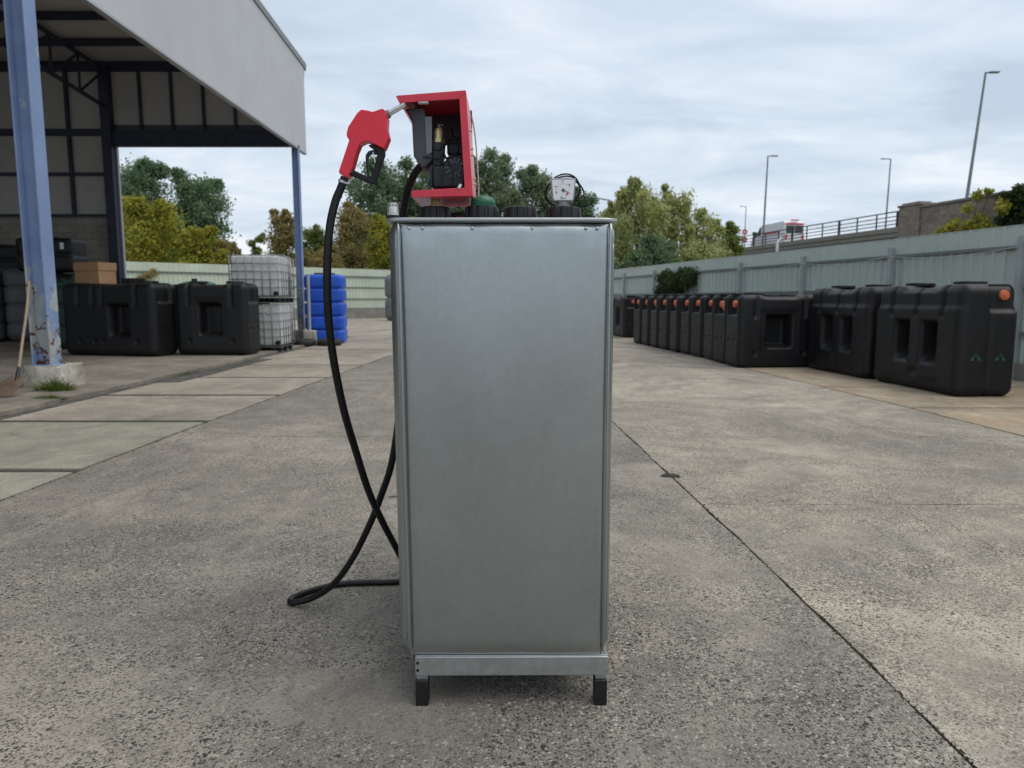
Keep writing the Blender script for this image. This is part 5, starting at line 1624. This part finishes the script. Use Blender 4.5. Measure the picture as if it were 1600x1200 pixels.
# vegetation on the wall
bsh = thing('wall_shrub', 'yellow green shrub growing in front of the stone wall', 'shrub', tuple(vp(-5.0, 0.9, 3.2)))
cs, rs = [], []
for k in range(60):
    s = rng.uniform(-3.4, 3.0)
    top = 3.95 - 0.55 * abs(s + 2.2) ** 1.2 * (1.0 if s > -2.2 else 1.4)
    z = 0.2 + max(0.4, top) * rng.random() ** 0.8
    q = VD * s + VN * rng.uniform(0, 0.8)
    cs.append((q.x, q.y, z)); rs.append(0.22 + 0.25 * rng.random())
v, f = leaves(cs, rs, 90, 0.12, 0.0)
leaf_obj('foliage', v, f, L['yellow'], bsh)
mb = MB()
for c in cs[::3]:
    mb.tube([(c[0] * 0.3, c[1] * 0.3, -3.2), (c[0] * 0.7, c[1] * 0.7, c[2] * 0.4), c], 0.02, 5, 2)
mb.build('stem', M['bark'], bsh, smooth=True)
ivw = thing('wall_ivy', 'dark green ivy curtain over the stone wall at the picture edge', 'ivy', tuple(vp(-8.2, 0.45, 4.2)))
cs, rs = [], []
for k in range(70):
    q = VD * rng.uniform(-0.85, 0.85) + VN * rng.uniform(0, 0.15)
    cs.append((q.x, q.y, rng.uniform(-1.2, 2.95))); rs.append(0.20 + 0.12 * rng.random())
v, f = leaves(cs, rs, 110, 0.09, 0.2, aspect=0.8)
leaf_obj('foliage', v, f, L['ivy'], ivw)

# street lamps
def lamp(label, x, y, z0, z1, lean, arm, r=0.11):
    t = thing('street_lamp', label, 'street lamp', (x, y, z0), 0, 'street lamps')
    h = z1 - z0
    MB().cyl((0, 0, 0), (lean, 0, h), r, r * 0.55, 12).build('pole', M['lamp_steel'], t, smooth=40)
    MB().cyl((lean, 0, h - 0.03), (lean + arm, 0, h + 0.02), r * 0.45, seg=8).build('arm', M['lamp_steel'], t, smooth=40)
    sg = 1 if arm > 0 else -1
    MB().box((lean + arm + 0.18 * sg, 0, h + 0.0), (0.55, 0.26, 0.10)).build('lamp_head', M['lamp_steel'], t, bevel=0.03)
    return t
lamp('tallest street lamp, above the stone wall', 28.02, 45, 5.7, 14.95, 0.72, 0.35)
lamp('street lamp on the viaduct by the white van', 22.94, 66, 5.7, 14.1, 0.14, 0.45)
lamp('street lamp between the van and the stone wall, its head to the left', 46.40, 90, 5.7, 18.4, 0.20, -0.75, 0.13)
lamp('small distant street lamp near the blue sign', 45.05, 140, 5.7, 19.0, 0.1, -0.8, 0.13)
t = thing('street_lamp', 'street lamp with a long arm reaching over behind the dial gauge', 'street lamp', (6.75, 50.5, 0), 0, 'street lamps')
MB().cyl((0, 0, 0), (0, 0, 8.15), 0.09, 0.06, 10).build('pole', M['lamp_steel'], t, smooth=40)
MB().cyl((0, 0, 8.10), (-1.75, 0, 8.42), 0.045, seg=8).build('arm', M['lamp_steel'], t, smooth=40)
MB().box((-2.0, 0, 8.46), (0.6, 0.22, 0.09), Matrix.Rotation(R(10), 3, 'Y')).build('lamp_head', M['lamp_steel'], t, bevel=0.02)

# white van heading away on the viaduct
VR = math.atan2(VD.y, VD.x)
c0 = vp(18.5, -2.4, 5.70)
van = thing('parked_van', 'white van with red and dark rear driving on the viaduct', 'van', tuple(c0), VR)
prof = [(-2.6, 0.35), (2.55, 0.35), (2.75, 0.60), (2.70, 1.05), (1.95, 1.30), (1.30, 2.15), (0.9, 2.30), (-2.45, 2.35), (-2.62, 2.15), (-2.66, 0.7)]
MB().prism(prof, -0.98, 0.98, 'y').build('body', M['white_paint'], van, bevel=0.07, seg=3)
rd = MB().box((-2.668, 0, 2.08), (0.03, 1.80, 0.14)).build('rear_panel', M['van_red'], van, bevel=0.01)
for y in (-0.43, 0.43):
    MB().box((-2.690, y, 1.62), (0.03, 0.76, 0.62)).build('rear_window', M['van_glass'], van, bevel=0.01)
    MB().box((-2.686, y * 1.9, 0.95), (0.03, 0.22, 0.40)).build('rear_light', M['van_red'], van, bevel=0.01)
MB().box((-2.66, 0, 2.40), (0.20, 0.7, 0.10)).build('roof_beacon', M['van_red'], van, bevel=0.03)
MB().prism([(1.05, 1.35), (1.85, 1.35), (1.28, 2.05), (1.05, 2.05)], 0.985, 0.992, 'y').build('side_window', M['van_glass'], van)
MB().box((-0.7, 0.99, 1.45), (2.4, 0.012, 0.16)).build('side_stripe', M['van_red'], van)
for x in (-1.75, 1.75):
    for y in (-0.86, 0.86):
        wl = MB().cyl((x, y - 0.11, 0.36), (x, y + 0.11, 0.36), 0.35, seg=22).build('wheel', M['tyre'], van, smooth=40)
        MB().cyl((x, y - 0.115, 0.36), (x, y + 0.115, 0.36), 0.19, seg=16).build('rim', M['steel'], wl, smooth=40)
# signs, posts and far scrub along the viaduct
t = thing('blue_sign', 'small blue road sign with a white mark at the viaduct end', 'road sign', tuple(vp(29.0, -1.2, 5.7)))
MB().cyl((0, 0, 0), (0, 0, 2.0), 0.04, seg=8).build('post', M['lamp_steel'], t)
p_ = MB().box((0, -0.05, 1.55), (0.62, 0.04, 1.15)).build('sign_plate', M['sign_blue'], t, bevel=0.01)
MB().beam((-0.15, -0.078, 1.25), (0.18, -0.078, 1.85), 0.10, 0.01).build('sign_mark', M['sign_white'], p_)
t = thing('red_sign', 'round red and white road sign in front of the white van', 'road sign', tuple(vp(21.5, -0.9, 5.7)))
MB().cyl((0, 0, 0), (0, 0, 2.3), 0.04, seg=8).build('post', M['lamp_steel'], t)
for z, mt_ in ((1.85, M['van_red']), (1.15, M['van_red'])):
    p_ = MB().cyl((0, -0.03, z), (0, -0.07, z), 0.26, seg=24).build('sign_disc', mt_, t)
    MB().box((0, -0.076, z), (0.32, 0.008, 0.10)).build('sign_bar', M['sign_white'], p_)
t = thing('white_pole', 'short pale pole standing before the viaduct', 'pole', (20.2, 55.0, 0))
MB().cyl((0, 0, 0), (0.02, 0, 5.6), 0.12, 0.10, 10).build('shaft', M['sign_white'], t, smooth=40)
MB().cyl((0.02, 0, 5.6), (0.35, 0, 5.95), 0.08, 0.07, 8).build('bracket', M['sign_white'], t, smooth=40)
tree('bush', 'dark round bush on the viaduct left of the white van', 27.6, 79.0, 9.0, 3.0, L['dark'], 'round', 0.55, 16, 200, 0.18, cat='bush')
t = thing('marker_post', 'small orange marker post showing over the grey fence end', 'marker', (4.92, 30.0, 0))
MB().cyl((0, 0, 0), (0, 0, 2.25), 0.04, seg=8).build('post', M['lamp_steel'], t)
MB().cyl((0, 0, 2.25), (0, 0, 2.62), 0.10, 0.07, seg=14).build('orange_head', M['orange'], t, smooth=40)
